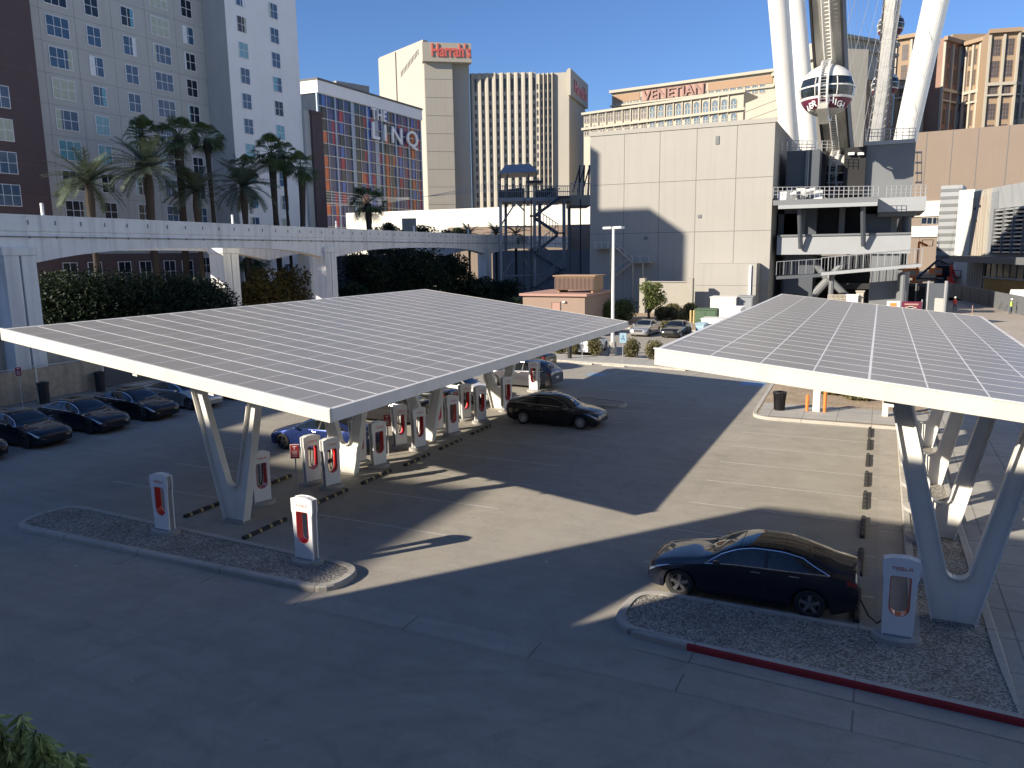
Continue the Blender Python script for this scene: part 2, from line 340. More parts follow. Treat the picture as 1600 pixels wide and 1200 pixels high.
def rounded(pts, r, n=6):
    out = []
    N = len(pts)
    for i in range(N):
        p = Vector(pts[i]); a = (Vector(pts[i-1])-p); b = (Vector(pts[(i+1) % N])-p); rr = r[i] if isinstance(r, (list, tuple)) else r
        rr = min(rr, a.length*.49, b.length*.49)
        if rr < .02: out.append(tuple(p)); continue
        a = p+a.normalized()*rr; b = p+b.normalized()*rr
        for k in range(n+1):
            t = k/n; q = a*(1-t)**2+p*2*t*(1-t)+b*t*t; out.append(tuple(q))
    return out
def inset(pts, d):
    out = []; N = len(pts)
    for i in range(N):
        p = Vector(pts[i]); t = (Vector(pts[(i+1) % N])-Vector(pts[i-1])).normalized(); nrm = Vector((-t.y, t.x)); q = p+nrm*d; out.append((q.x, q.y))
    return out
def ring(outer, d, h, m, name, top=None):
    inn = inset(outer, d); mb = MB(); N = len(outer); o2 = inset(outer, .035)
    for i in range(N):
        j = (i+1) % N; a, b = outer[i], outer[j]; c, e = inn[i], inn[j]; a2, b2 = o2[i], o2[j]
        mb.poly([(a[0], a[1], -.02), (b[0], b[1], -.02), (b[0], b[1], h-.04), (a[0], a[1], h-.04)], m(i) if callable(m) else m)
        mb.poly([(a[0], a[1], h-.04), (b[0], b[1], h-.04), (b2[0], b2[1], h), (a2[0], a2[1], h)], m(i) if callable(m) else m)
        mb.poly([(a2[0], a2[1], h), (b2[0], b2[1], h), (e[0], e[1], h), (c[0], c[1], h)], M['kerb'])
        mb.poly([(c[0], c[1], h), (e[0], e[1], h), (e[0], e[1], -.02), (c[0], c[1], -.02)], m(i) if callable(m) else m)
    struct(mb, name, M['kerb'])
    return inn
def fillp(pts, z, name, m): struct(MB().poly([(p[0], p[1], z) for p in pts]), name, m)
islL = rounded([(-23.6, 13.85), (-11.55, 13.95), (-11.55, 15.55), (-23.6, 16.0)], [.9, .8, .8, .9])
fillp(ring(islL, .2, .15, M['kerb'], 'island_kerb'), .125, 'gravel_bed', M['gravel'])
islR = rounded([(-4.9, 14.98), (-3.15, 14.84), (-3.1, 14.84), (2.65, 14.55), (2.65, 16.9), (2.42, 37.2), (1.0, 37.2), (1.0, 17.12), (-4.9, 17.12)], [.85, 0, 0, 0, 0, 0, 0, .25, .9])
def redseg(i): a = islR[i]; b = islR[(i+1) % len(islR)]; return M['redkerb'] if (a[1] < 15.2 and b[1] < 15.2 and min(a[0], b[0]) > -3.2) else M['kerb']
fillp(ring(islR, .19, .15, redseg, 'island_kerb'), .125, 'gravel_bed', M['gravel'])
isl2 = rounded([(-5.3, 37.9), (2.6, 37.9), (2.6, 49.6), (-5.6, 49.6)], [1.2, 0, 0, .8])
fillp(ring(isl2, .18, .14, M['kerb'], 'island_kerb'), .12, 'gravel_bed', M['tangravel'])
fillp([(-5.0, 38.2), (2.4, 38.2), (2.4, 41.6), (-5.1, 41.6)], .145, 'sidewalk', M['walk'])
islM = rounded([(-15.0, 37.9), (-11.7, 38.0), (-11.7, 39.4), (-14.9, 40.0)], .7)
fillp(ring(islM, .16, .13, M['kerb'], 'island_kerb'), .10, 'island_paving', M['asphalt'])
islF = rounded([(-26.5, 56.2), (-26.5, 53.5), (-10.0, 51.9), (-6.0, 52.3), (-6.0, 54.5), (-14.0, 56.0)], .4)
fillp(ring(islF, .15, .13, M['kerb'], 'island_kerb'), .12, 'sidewalk', M['walk'])
islG = rounded([(-30, 78.5), (-9.5, 76.5), (-8.5, 96.2), (-30, 97)], .6)
fillp(ring(islG, .15, .13, M['kerb'], 'island_kerb'), .12, 'gravel_bed', M['tangravel'])
islH = rounded([(-75, 42), (-42.6, 33), (-37, 60), (-32, 75), (-32, 101), (-75, 101)], 1.0)
fillp(ring(islH, .15, .13, M['kerb'], 'island_kerb'), .12, 'planting_bed', M['dirt'])
# painted bay lines (worn), one sheet per line
mb = MB(); Z = 2*E4
for k in range(8): y = 18.95+2.66*k; mb.poly(rect(-5.2, y, .3, y+.1, Z))
for k in range(12): y = 18.55+2.7*k; mb.poly(rect(-15.6, y, -10.6, y+.1, Z)); mb.poly(rect(-25.0, y, -19.5, y+.1, Z))
for k in range(-2, 12): y = 20.3+2.9*k; mb.poly(rect(-36.6, y, -31.2, y+.1, Z))
struct(mb, 'parking_lines', M['linepaint'])
mb = MB()
for x in (-21.6, -18.6, -15.3, -13.6, -10.6, -7.4): mb.poly([(x-1.0, 46.6, Z), (x-.88, 46.6, Z), (x+.12, 51.7, Z), (x, 51.7, Z)])
for k in range(8): mb.poly([(-15.9+k*.35, 46.9+k*.62, Z), (-15.75+k*.35, 46.9+k*.62, Z), (-13.9+k*.12, 46.6+k*.62, Z), (-14.05+k*.12, 46.6+k*.62, Z)])
for k in range(8): mb.poly([(-10.0+k*.3, 46.6+k*.6, Z), (-9.85+k*.3, 46.6+k*.6, Z), (-7.6, 45.9+k*.6, Z), (-7.75, 45.9+k*.6, Z)])
struct(mb, 'parking_lines', M['linepaint'])
struct(MB().poly([(-7.4, 47.4, Z), (-5.9, 47.2, Z), (-5.9, 48.7, Z), (-7.3, 48.9, Z)]).poly([(-17.3, 47.7, Z), (-16.2, 47.7, Z), (-16.0, 48.7, Z), (-17.1, 48.7, Z)]), 'painted_access_symbol', M['adablue'])
# faint tyre marks
tm = mat('tyre_mark', (0.03, 0.03, 0.032), .9, var=.5, scale=9)
nn = tm.node_tree.nodes; nz_ = nn.new('ShaderNodeTexNoise'); nz_.inputs['Scale'].default_value = 1.6; nz_.inputs['Detail'].default_value = 6
tc_ = nn.new('ShaderNodeTexCoord'); tm.node_tree.links.new(tc_.outputs['Object'], nz_.inputs['Vector']); mr_ = nn.new('ShaderNodeMapRange')
mr_.inputs[1].default_value = .42; mr_.inputs[2].default_value = .7; mr_.inputs[3].default_value = 0; mr_.inputs[4].default_value = .09
tm.node_tree.links.new(nz_.outputs['Fac'], mr_.inputs[0]); tm.node_tree.links.new(mr_.outputs[0], nn['Principled BSDF'].inputs['Alpha'])
mb = MB()
for (cx_, cy_, rr_, a0, a1) in ((-16, 20, 14, -1.5, -.1), (-3, 4, 7.5, 1.4, 3.0), (-9, 36, 6.5, -2.2, -.6), (-26, 12, 12, -.6, .8), (2, 30, 11, 2.4, 3.7), (-14, -4, 13, .7, 2.1), (-30, 38, 9, -1.4, -.1)):
    for of in (0, 1.55):
        N_ = 26
        for k in range(N_):
            t0, t1 = a0+(a1-a0)*k/N_, a0+(a1-a0)*(k+1)/N_; q0, q1 = rr_+of, rr_+of+.19
            mb.poly([(cx_+q0*math.cos(t0), cy_+q0*math.sin(t0), .0025), (cx_+q1*math.cos(t0), cy_+q1*math.sin(t0), .0025), (cx_+q1*math.cos(t1), cy_+q1*math.sin(t1), .0025), (cx_+q0*math.cos(t1), cy_+q0*math.sin(t1), .0025)])
struct(mb, 'tyre_marks', tm)
# litter: tiny specks
mb = MB()
for k in range(26):
    x = random.uniform(-28, 0); y = random.uniform(7, 45); s_ = random.uniform(.012, .035)
    mb.box((x, y, 0), (x+s_, y+s_*1.4, .008), M['white'] if random.random() < .3 else M['rubber'])
tag(mb.build('litter', M['white']), 'scattered scraps of litter on the paving', 'litter', kind='stuff')

# ============================================================ SOLAR CANOPIES
def canopy(label, x0, x1, y0, y1, z0, kx, my, ncol, nrow, vx, vys, seam):
    root = thing('solar_canopy', label, 'solar canopy', (vx, vys[0], 0), group='solar canopies over the charging bays')
    zf = lambda x, y: z0+kx*(x-x0)+my*(y-y0)
    dx = (x1-x0)/ncol; dy = (y1-y0)/nrow; FH = .34
    # deck and fascia
    mb = MB()
    def sb(xa, ya, xb, yb, dt, db, m=None):
        P = [(xa, ya), (xb, ya), (xb, yb), (xa, yb)]; k = len(mb.v)
        mb.v += [(x, y, zf(x, y)-db) for x, y in P]+[(x, y, zf(x, y)-dt) for x, y in P]
        for q in ((0, 3, 2, 1), (4, 5, 6, 7), (0, 1, 5, 4), (1, 2, 6, 5), (2, 3, 7, 6), (3, 0, 4, 7)): mb.f.append([k+i for i in q]); mb.m.append(mb._mi(m))
    sb(x0+.02, y0+.02, x1-.02, y1-.02, .003, .09); part(mb, 'roof_deck', M['silverline'], root)
    mb = MB(); w = .10
    sb(x0-w, y0-w, x1+w, y0, -.005, FH); part(mb, 'fascia', M['cream'], root, bevel=.012)
    mb = MB(); sb(x0-w, y1, x1+w, y1+w, -.005, FH); part(mb, 'fascia', M['cream'], root)
    mb = MB(); sb(x0-w, y0, x0, y1, -.005, FH); part(mb, 'fascia', M['whitesteel'], root)
    mb = MB(); sb(x1, y0, x1+w, y1, -.005, FH); part(mb, 'fascia', M['whitesteel'], root)
    mb = MB(); sb(x0-w-.02, y0-w-.02, x1+w+.02, y0-.03, -.035, -.007); part(mb, 'gutter_trim', M['whitesteel'], root)
    for r in range(nrow):
        mb = MB()
        for c in range(ncol):
            g_ = .018; gs = .028 if c in seam else g_
            sb(x0+c*dx+gs, y0+r*dy+.034, x0+(c+1)*dx-(.028 if c+1 in seam else g_), y0+(r+1)*dy-.034, .0, .05)
        part(mb, 'solar_panel_row', M['panel'], root)
    for r in range(0, nrow+1, 2):
        y = y0+r*dy; mb = MB(); sb(x0+.1, y-.04, x1-.1, y+.04, .09, .24); part(mb, 'purlin', M['whitesteel'], root)
    for xx in (vx-1.55, vx+1.35):
        mb = MB(); sb(xx-.09, y0+.05, xx+.09, y1-.05, .24, .46); part(mb, 'girder', M['whitesteel'], root)
    for y in vys:
        mb = MB(); sb(x0+.4, y-.1, x1-.4, y+.1, .24, .52); part(mb, 'cross_beam', M['whitesteel'], root)
        # V column: tapered plate pair with a round crotch
        def outline(e):
            zL = zf(vx-1.35, y)-.5; zR = zf(vx+1.2, y)-.5
            pts = [(-.40+e, .0), (.40-e, .0), (1.35-e, zR), (.98+e, zR)]
            for k in range(9):
                a = math.pi*k/8; pts.append((.22*math.cos(a)*(1-e)+.01, 1.32-.20*math.sin(a)+e))
            pts += [(-1.13-e, zL), (-1.50+e, zL)]
            return pts
        o = outline(0)
        vt = math.radians(0)
        mb = MB()
        def plate(yy, t, pts, m=None):
            # split into quads to stay convex: left arm, right arm, base
            mid = pts[4:13]
            quadsets = [[pts[0]]+[(0, 0)]+mid[4:5]+mid[5:]+[pts[13], pts[14]], [(0, 0), pts[1], pts[2], pts[3]]+mid[:5]]
            for q in quadsets: mb.slab([(vx+p[0], yy, p[1]) for p in q], (0, t, 0), m)
        plate(y-.02, .04, o)
        # flanges along outer and inner edges
        def flange(path, wd, th=.035):
            for (a, b) in zip(path[:-1], path[1:]):
                d = Vector((b[0]-a[0], b[1]-a[1])); 
                if d.length < 1e-4: continue
                d.normalize(); nn = Vector((-d.y, d.x))*th
                mb.slab([(vx+a[0], y-wd, a[1]), (vx+b[0], y-wd, b[1]), (vx+b[0]+nn.x, y-wd, b[1]+nn.y), (vx+a[0]+nn.x, y-wd, a[1]+nn.y)], (0, 2*wd, 0))
        flange([o[1], o[2]], .15); flange([o[14], o[0]], .15)
        flange([o[3]]+o[4:13]+[o[13]], .12)
        part(mb, 'v_column', M['whitesteel'], root, bevel=.008)
        mb = MB().box((vx-.5, y-.25, 0.0), (vx+.5, y+.25, .03)); part(mb, 'base_plate', M['dirtwall'], root)
    return root
canopy('large left solar canopy with grey panels sloping down to the right', -24.75, -12.27, 15.25, 40.4, 5.895, -.128, 0, 12, 24, -17.62, [17.2, 22.78, 28.36, 35.7], ())
canopy('right solar canopy with grey panels and a bold seam beside the walkway', -4.25, 4.05, 16.55, 40.0, 5.95, -.107, -.004, 8, 24, 1.83, [18.15, 23.6, 29.1, 34.6], (4,))

# ============================================================ CHARGING POSTS
def make_charger(label, cable=True):
    t = thing('charging_post', label, 'charging post')
    H, Wd, T = 1.80, .68, .20; zb = .12
    hw = Wd/2; iw = .185; z0, z1 = .56, 1.40
    # outer outline (front view x,z): slightly narrower waist below the head
    L = [(-hw+.05, zb), (-hw+.03, 1.30), (-hw-.0, 1.42), (-hw, H-.06), (-hw*.5, H-.01), (0, H), (hw*.5, H-.01), (hw, H-.06), (hw, 1.42), (hw-.03, 1.30), (hw-.05, zb)]
    inner = [(-iw, z1-.03), (-iw, .75)]+[(-iw*math.cos(math.pi*k/10), .75-.19*math.sin(math.pi*k/10)) for k in range(1, 10)]+[(iw, .75), (iw, z1-.03), (iw-.03, z1), (-iw+.03, z1)]
    def ringface(mb, outer, inn, y, m, flip=False):
        # bridge by angle: triangulate with bmesh-like fill through tessellation
        from mathutils.geometry import tessellate_polygon
        vs = [Vector((p[0], p[1], 0)) for p in outer]; vi = [Vector((p[0], p[1], 0)) for p in inn]
        tr = tessellate_polygon([vs, vi]); al = list(outer)+list(inn); k = len(mb.v); mb.v += [(p[0], y, p[1]) for p in al]; mi = mb._mi(m)
        for a in tr:
            p, q, r = [al[i] for i in a]; ar = (q[0]-p[0])*(r[1]-p[1])-(r[0]-p[0])*(q[1]-p[1])
            f = [k+i for i in a]
            if (ar < 0) != flip: f = f[::-1]
            mb.f.append(f); mb.m.append(mi)
    y = T/2
    mb = MB(); ringface(mb, L, inner, -y-.012, None); ringface(mb, L, inner, -y+.03, None, True)
    for P, fl in ((L, False), (inner, True)):
        for i in range(len(P)):
            a, b = P[i], P[(i+1) % len(P)]; q = [(a[0], -y-.012, a[1]), (a[0], -y+.03, a[1]), (b[0], -y+.03, b[1]), (b[0], -y-.012, b[1])]
            mb.poly(q[::-1] if fl else q)
    mb.build('front_shell', M['charger'], t, bevel=.006)
    mb = MB(); ringface(mb, L, inner, y+.012, None, True); ringface(mb, L, inner, y-.03, None)
    for P, fl in ((L, False), (inner, True)):
        for i in range(len(P)):
            a, b = P[i], P[(i+1) % len(P)]; q = [(a[0], y-.03, a[1]), (a[0], y+.012, a[1]), (b[0], y+.012, b[1]), (b[0], y-.03, b[1])]
            mb.poly(q[::-1] if fl else q)
    mb.build('rear_shell', M['charger'], t, bevel=.006)
    mb = MB(); sc = lambda p: (p[0]*.955, p[1]-.006 if p[1] > 1 else p[1])
    O = [sc(p) for p in L]
    for i in range(len(O)):
        a, b = O[i], O[(i+1) % len(O)]; top = min(a[1], b[1]) > 1.6
        mb.poly([(a[0], -y+.03, a[1]), (a[0], y-.03, a[1]), (b[0], y-.03, b[1]), (b[0], -y+.03, b[1])], M['charger'] if top else M['chargerside'])
    mb.build('side_casing', M['chargerside'], t)
    mb = MB(); N = len(inner)
    for i in range(N):
        a, b = inner[i], inner[(i+1) % N]; mb.poly([(b[0]*.97, -y+.002, b[1]), (b[0]*.97, y-.002, b[1]), (a[0]*.97, y-.002, a[1]), (a[0]*.97, -y+.002, a[1])])
    for s in (-1, 1):   # red rim on the face
        I2 = [(p[0]*1.05, (p[1]-1.0)*1.022+1.0) for p in inner]
        for i in range(N):
            a, b, c, d = inner[i], inner[(i+1) % N], I2[(i+1) % N], I2[i]
            q = [(a[0]*.97, s*(y+.015), a[1]), (b[0]*.97, s*(y+.015), b[1]), (c[0], s*(y+.015), c[1]), (d[0], s*(y+.015), d[1])]; mb.poly(q if s > 0 else q[::-1])
    mb.build('red_lining', M['red'], t)
    for s in (-1, 1):
        # lettering: T E S L A in strokes
        mb = MB(); cw = .052; x = -.17; z = 1.545; h = .058; th = .009
        def bar_(xa, za, xb, zb_): mb.box((min(xa, xb)-th/2, s*(y+.014), min(za, zb_)-th/2), (max(xa, xb)+th/2, s*(y+.02), max(za, zb_)+th/2))
        for k, ch in enumerate('TESLA'):
            X = x+k*.078; c0, c1 = (X, X+cw)
            f = (lambda v: v) if s < 0 else (lambda v: -v)
            B = lambda xa, za, xb, zb_: bar_(f(xa), za, f(xb), zb_)
            if ch == 'T': B(c0, z+h, c1, z+h); B((c0+c1)/2, z, (c0+c1)/2, z+h*.7)
            if ch == 'E': B(c0, z, c1, z); B(c0, z+h/2, c1, z+h/2); B(c0, z+h, c1, z+h)
            if ch == 'S': B(c0, z, c1, z); B(c0, z+h/2, c1, z+h/2); B(c0, z+h, c1, z+h); B(c0, z+h/2, c0, z+h); B(c1, z, c1, z+h/2)
            if ch == 'L': B(c0, z, c1, z); B(c0, z, c0, z+h)
            if ch == 'A': B(c0, z+h, c1, z+h); B(c0, z, c0, z+h*.6); B(c1, z, c1, z+h*.6); B(c0, z+h*.45, c1, z+h*.45)
        mb.build('lettering', M['redtext'], t)
    MB().lathe([(0, .0), (.47, .0), (.47, .10), (.44, .125), (0, .125)], m=None, n=28).build('plinth', M['plinth'], t).scale = (1, .72, 1)
    MB().box((-.26, -.14, .12), (.26, .14, .15)).build('foot', M['chargerside'], t)
    mb = MB(); pts = []
    for k in range(15 if cable else 0):
        a = k/14; pts.append((.10-.13*a+.02*math.sin(a*7), .035*math.sin(a*math.pi), 1.38-.72*math.sin(a*math.pi)))
    if cable: mb.tube(pts, .018, n=6); mb.build('charging_cable', M['rubber'], t)
    return t
ch0 = make_charger('white charging post with red lining at the right end of the near left island', False)
ch0.location = (-13.2, 15.2, .12)
dup(ch0, (-18.5, 15.3, .12), 0, 'white charging post with red lining halfway along the near left island')
dup(ch0, (.72, 16.8, .12), R_(2), 'large nearest charging post with red lining beside the black sedan on the right gravel island')
chN, ch0 = ch0, make_charger('')
lA = ['beside the foot of the nearest left V column', 'right of the red sign, in front of the second left V column', 'between the second and third left V columns, right hand row', 'in front of the third left V column', 'just behind the third left V column, right hand row', 'with a brown post behind it near the white car', 'behind the tail of the black car leaving the left canopy']
yA = [18.7, 21.1, 23.95, 26.85, 29.65, 32.4, 35.3]
for k, y in enumerate(yA):
    if k == 0: ch0.location = (-18.0, y, 0); ch0.rotation_euler = (0, 0, R_(72)); tag(ch0, 'white charging post '+lA[0], None, 'charging posts under the left canopy')
    else: dup(ch0, (-17.02, y, 0), R_(72), 'white charging post '+lA[k], 'charging posts under the left canopy')
lB = ['at the tail of the blue sedan, behind the red sign', 'behind the second left V column beside the blue car', 'in front of the dark car side in the left hand row', 'half hidden behind the third left V column', 'in front of the white car in the left hand row']
for k, y in enumerate([21.2, 23.95, 26.85, 29.9, 32.6]):
    dup(ch0, (-17.95, y, 0), R_(70), 'white charging post '+lB[k], 'charging posts under the left canopy')
dup(ch0, (-17.9, 40.9, 0), R_(-12), 'far white charging post standing in front of the grey crossover', 'charging posts under the left canopy')
ordn = ['nearest', 'second', 'third', 'fourth', 'fifth', 'sixth', 'farthest']
for k in range(7):
    dup(ch0, (1.36, 20.5+2.68*k, .12), R_(-84), ordn[k]+' edge-on charging post in the row under the right canopy', 'charging posts under the right canopy')

# ============================================================ WHEEL STOPS
def make_stop(black=True, pm='yellow'):
    if black:
        t = thing('wheel_stop', '', 'wheel stop')
        mb = MB(); L = .9
        for a in (-.9, -.3, .3):
            mb.slab([(-.075, a, 0), (.075, a, 0), (.045, a, .10), (-.045, a, .10)], (0, .6, 0))
        mb.build('rubber_body', M['rubber'], t, bevel=.01)
        for a in (-.68, -.24, .2, .64):
            mb = MB(); mb.poly([(.078, a-.045, .015), (.078, a+.045, .015), (.049, a+.045, .1), (.049, a-.045, .1)]); mb.poly([(-.078, a+.045, .015), (-.078, a-.045, .015), (-.049, a-.045, .1), (-.049, a+.045, .1)])
            mb.poly([(-.04, a-.045, .104), (.04, a-.045, .104), (.04, a+.045, .104), (-.04, a+.045, .104)]); mb.build('reflective_patch', M[pm], t)
    return t
st = make_stop()
S_ = [(-16.2, 16.9, 'nearest'), (-16.3, 20.1, 'second'), (-16.25, 22.7, 'third'), (-16.15, 25.3, 'fourth'), (-16.15, 28.0, 'fifth'), (-16.2, 30.9, 'sixth')]
first = True
for x, y, nm in S_:
    lb = 'black and yellow wheel stop, %s in the row right of the left charging posts' % nm
    if first: st.location = (x, y, 0); st['label'] = lb; st['group'] = 'wheel stops under the left canopy'; first = False
    else: dup(st, (x, y, 0), 0, lb, 'wheel stops under the left canopy')
for k, (y, nm) in enumerate([(17.6, 'nearest'), (20.7, 'second'), (23.4, 'third'), (26.1, 'fourth')]):
    dup(st, (-19.3, y, 0), 0, 'black and yellow wheel stop, %s in the row left of the left charging posts' % nm, 'wheel stops under the left canopy')
st2 = make_stop(True, 'worn')
for k, y in enumerate([18.4, 21.1, 23.9, 26.6, 29.15, 31.85, 34.5, 36.8]):
    dup(st2, (-.05, y, 0), 0, 'worn black rubber wheel stop, '+['beneath the tail of the near black sedan', 'first clear one behind the near black sedan', 'half in the garage shadow edge', 'nearest fully sunlit one in the right bays', 'second sunlit one in the right bays', 'third sunlit one in the right bays', 'second from the far island in the right bays', 'closest to the far island in the right bays'][k], 'wheel stops in the right hand bays')
for o_ in [st2]+list(st2.children): bpy.data.objects.remove(o_)
for x, y, nm in [(-19.2, 52.4, 'leftmost pale'), (-16.7, 52.1, 'middle pale'), (-12.4, 51.9, 'rightmost pale')]:
    o = thing('concrete_wheel_stop', nm+' concrete wheel stop in front of the round shrubs', 'wheel stop', (x, y, 0), R_(-10), 'concrete wheel stops at the far bays')
    MB().slab([(-.9, -.09, 0), (-.9, .09, 0), (-.9, .06, .13), (-.9, -.06, .13)], (1.8, 0, 0)).build('block', M['kerb'], o, bevel=.01)

# ============================================================ SIGNS, LAMP, BIN, BOLLARDS
def red_sign(x, y, h, label, z0=0, rz=0):
    t = thing('parking_sign', label, 'sign', (x, y, z0), rz, 'red charging bay signs')
    MB().tube([(0, 0, 0), (0, 0, h)], .025, n=6).build('post', M['rail'], t)
    MB().box((-.155, -.035, h-.5), (.155, -.027, h)).build('border', M['white'], t)
    p = MB().box((-.14, -.05, h-.485), (.14, -.036, h-.015)).build('panel', M['signred'], t)
    mb = MB(); mb.box((-.07, -.056, h-.08), (.07, -.051, h-.06)); mb.box((-.012, -.056, h-.17), (.012, -.051, h-.07))
    for i, w in enumerate((.1, .075, .1, .06, .09)): mb.box((-w, -.056, h-.24-.045*i), (w, -.051, h-.226-.045*i))
    mb.build('lettering', M['white'], p)
red_sign(-17.75, 20.15, 1.72, 'small red sign on a thin post left of the second left V column', rz=R_(28))
red_sign(-17.62, 25.5, 1.72, 'small red sign on a thin post between charging posts below the dark car', rz=R_(28))
red_sign(-17.6, 31.0, 1.72, 'small red sign on a thin post seen edge-on beside the white car', rz=R_(85))
red_sign(-17.6, 36.3, 1.72, 'small brown edge-on sign behind the white car hood', rz=R_(85))
red_sign(-41.5, 26.0, 2.35, 'red sign in front of the sunlit fence at the left edge', rz=R_(40))
red_sign(-42.2, 36.0, 2.35, 'red sign by the fence above the third parked dark car', rz=R_(40))
def ada_sign(x, y, label):
    t = thing('accessible_parking_sign', label, 'sign', (x, y, .1), R_(15), 'blue accessible parking signs')
    MB().tube([(0, 0, 0), (0, 0, 2.1)], .03, n=6).build('post', M['rail'], t)
    MB().box((-.24, -.06, 1.45), (.24, -.035, 2.15)).build('panel', M['ltblue'], t)
    mb = MB(); mb.box((-.03, -.07, 1.82), (.03, -.061, 1.98)); mb.box((-.1, -.07, 1.74), (.08, -.061, 1.78)); mb.box((-.1, -.07, 1.62), (-.06, -.061, 1.78)); mb.box((.06, -.07, 1.6), (.1, -.061, 1.76)); mb.build('symbol', M['w_blue'], t)
ada_sign(-16.4, 53.3, 'blue accessible parking sign right of the lamp post'); ada_sign(-19.8, 54.2, 'blue accessible parking sign in front of the white SUV')
x, y, _ = g(957, 555)
t = thing('parking_lamp', 'tall white double-headed parking lot lamp on a concrete base', 'lamp post', (x, y, 0))
MB().lathe([(.42, 0), (.42, .1), (.34, .12), (.30, 1.0), (.26, 1.05), (0, 1.05)], n=8).build('concrete_base', M['plinth'], t)
MB().tube([(0, 0, 1.0), (0, 0, 9.8)], [.14, .10], n=10).build('pole', M['whitesteel'], t, smooth=True)
for s in (-1, 1):
    hb = MB().box((s*.12, -.2, 9.65), (s*.95, .2, 9.82)).build('lamp_head', M['pale'], t, bevel=.03)
    hb.rotation_euler = (0, 0, R_(-25))
    MB().box((s*.2, -.15, 9.63), (s*.9, .15, 9.648)).build('lens', M['lamp'], hb)
t = thing('trash_can', 'black ribbed steel trash can on the far island sidewalk', 'trash can', (-4.2, 39.9, .145))
MB().lathe([(0, 0), (.25, 0), (.26, .05)], n=24).build('base', M['black'], t)
for k in range(26):
    a = 2*math.pi*k/26; MB
mb = MB()
for k in range(26):
    a = 2*math.pi*k/26; mb.tube([(.25*math.cos(a), .25*math.sin(a), .04), (.27*math.cos(a), .27*math.sin(a), .5), (.31*math.cos(a), .31*math.sin(a), .86)], .016, n=4)
mb.build('slats', M['black'], t); MB().lathe([(.23, .05), (.26, .84)], n=24).build('liner', M['rubber'], t)
MB().lathe([(.28, .84), (.33, .86), (.33, .91), (.27, .93), (.16, .93)], n=24).build('rim', M['black'], t, smooth=True)
for x, h, lb in ((-2.93, .80, 'short orange bollard left of the white box'), (-2.12, 1.02, 'tall orange bollard right of the white box'), (1.25, 1.1, 'orange bollard behind the nearest right V column')):
    o = thing('bollard', lb, 'bollard', (x, 40.15, .145), group='orange bollards on the far island')
    MB().lathe([(.075, 0), (.075, h-.03), (.05, h), (0, h+.01)], n=14).build('post', M['orange'], o, smooth=True)
t = thing('utility_cabinet', 'narrow white utility cabinet between two orange bollards', 'cabinet', (-2.5, 40.2, .145))
MB().box((-.17, -.13, 0), (.17, .13, 1.05)).build('body', M['pale'], t, bevel=.015); MB().box((-.14, -.15, .1), (.14, -.132, .98)).build('door', M['white'], t)
for x, w, lb in ((.54, .26, 'wide pale post below the right canopy edge'), (1.05, .10, 'thin pale post beside the wide one')):
    t = thing('equipment_post', lb, 'post', (x, 40.2, .145)); MB().box((-w/2, -w/2, 0), (w/2, w/2, 1.75)).build('post', M['cream'], t, bevel=.01); MB().box((-w/2-.02, -w/2-.02, 1.752), (w/2+.02, w/2+.02, 1.79)).build('cap', M['pale'], t)
t = thing('drain_bollard', 'dark bollard among the round shrubs under the left canopy edge', 'bollard', (-20.8, 54.2, .12)); MB().lathe([(.16, 0), (.16, 1.25), (.1, 1.3), (0, 1.3)], n=14).build('post', M['black'], t); MB().lathe([(.165, 1.0), (.165, 1.2)], n=14).build('band', M['white'], t)

# ============================================================ CARS
def pch(xs, ys, x):                          # monotone cubic interpolation
    xs = np.array(xs, float); ys = np.array(ys, float); h = np.diff(xs); d = np.diff(ys)/h; m_ = np.zeros(len(xs))
    m_[0] = d[0]; m_[-1] = d[-1]
    for i in range(1, len(xs)-1):
        if d[i-1]*d[i] <= 0: m_[i] = 0
        else:
            w1 = 2*h[i]+h[i-1]; w2 = h[i]+2*h[i-1]; m_[i] = (w1+w2)/(w1/d[i-1]+w2/d[i])
    i = int(min(max(np.searchsorted(xs, x)-1, 0), len(xs)-2)); t = (x-xs[i])/h[i]
    return float((2*t**3-3*t**2+1)*ys[i]+(t**3-2*t**2+t)*h[i]*m_[i]+(-2*t**3+3*t**2)*ys[i+1]+(t**3-t**2)*h[i]*m_[i+1])
KX = [0, .04, .16, .40, .80, 1.20, 1.45, 1.80, 2.15, 2.55, 3.0, 3.5, 3.9, 4.2, 4.45, 4.62, 4.69]
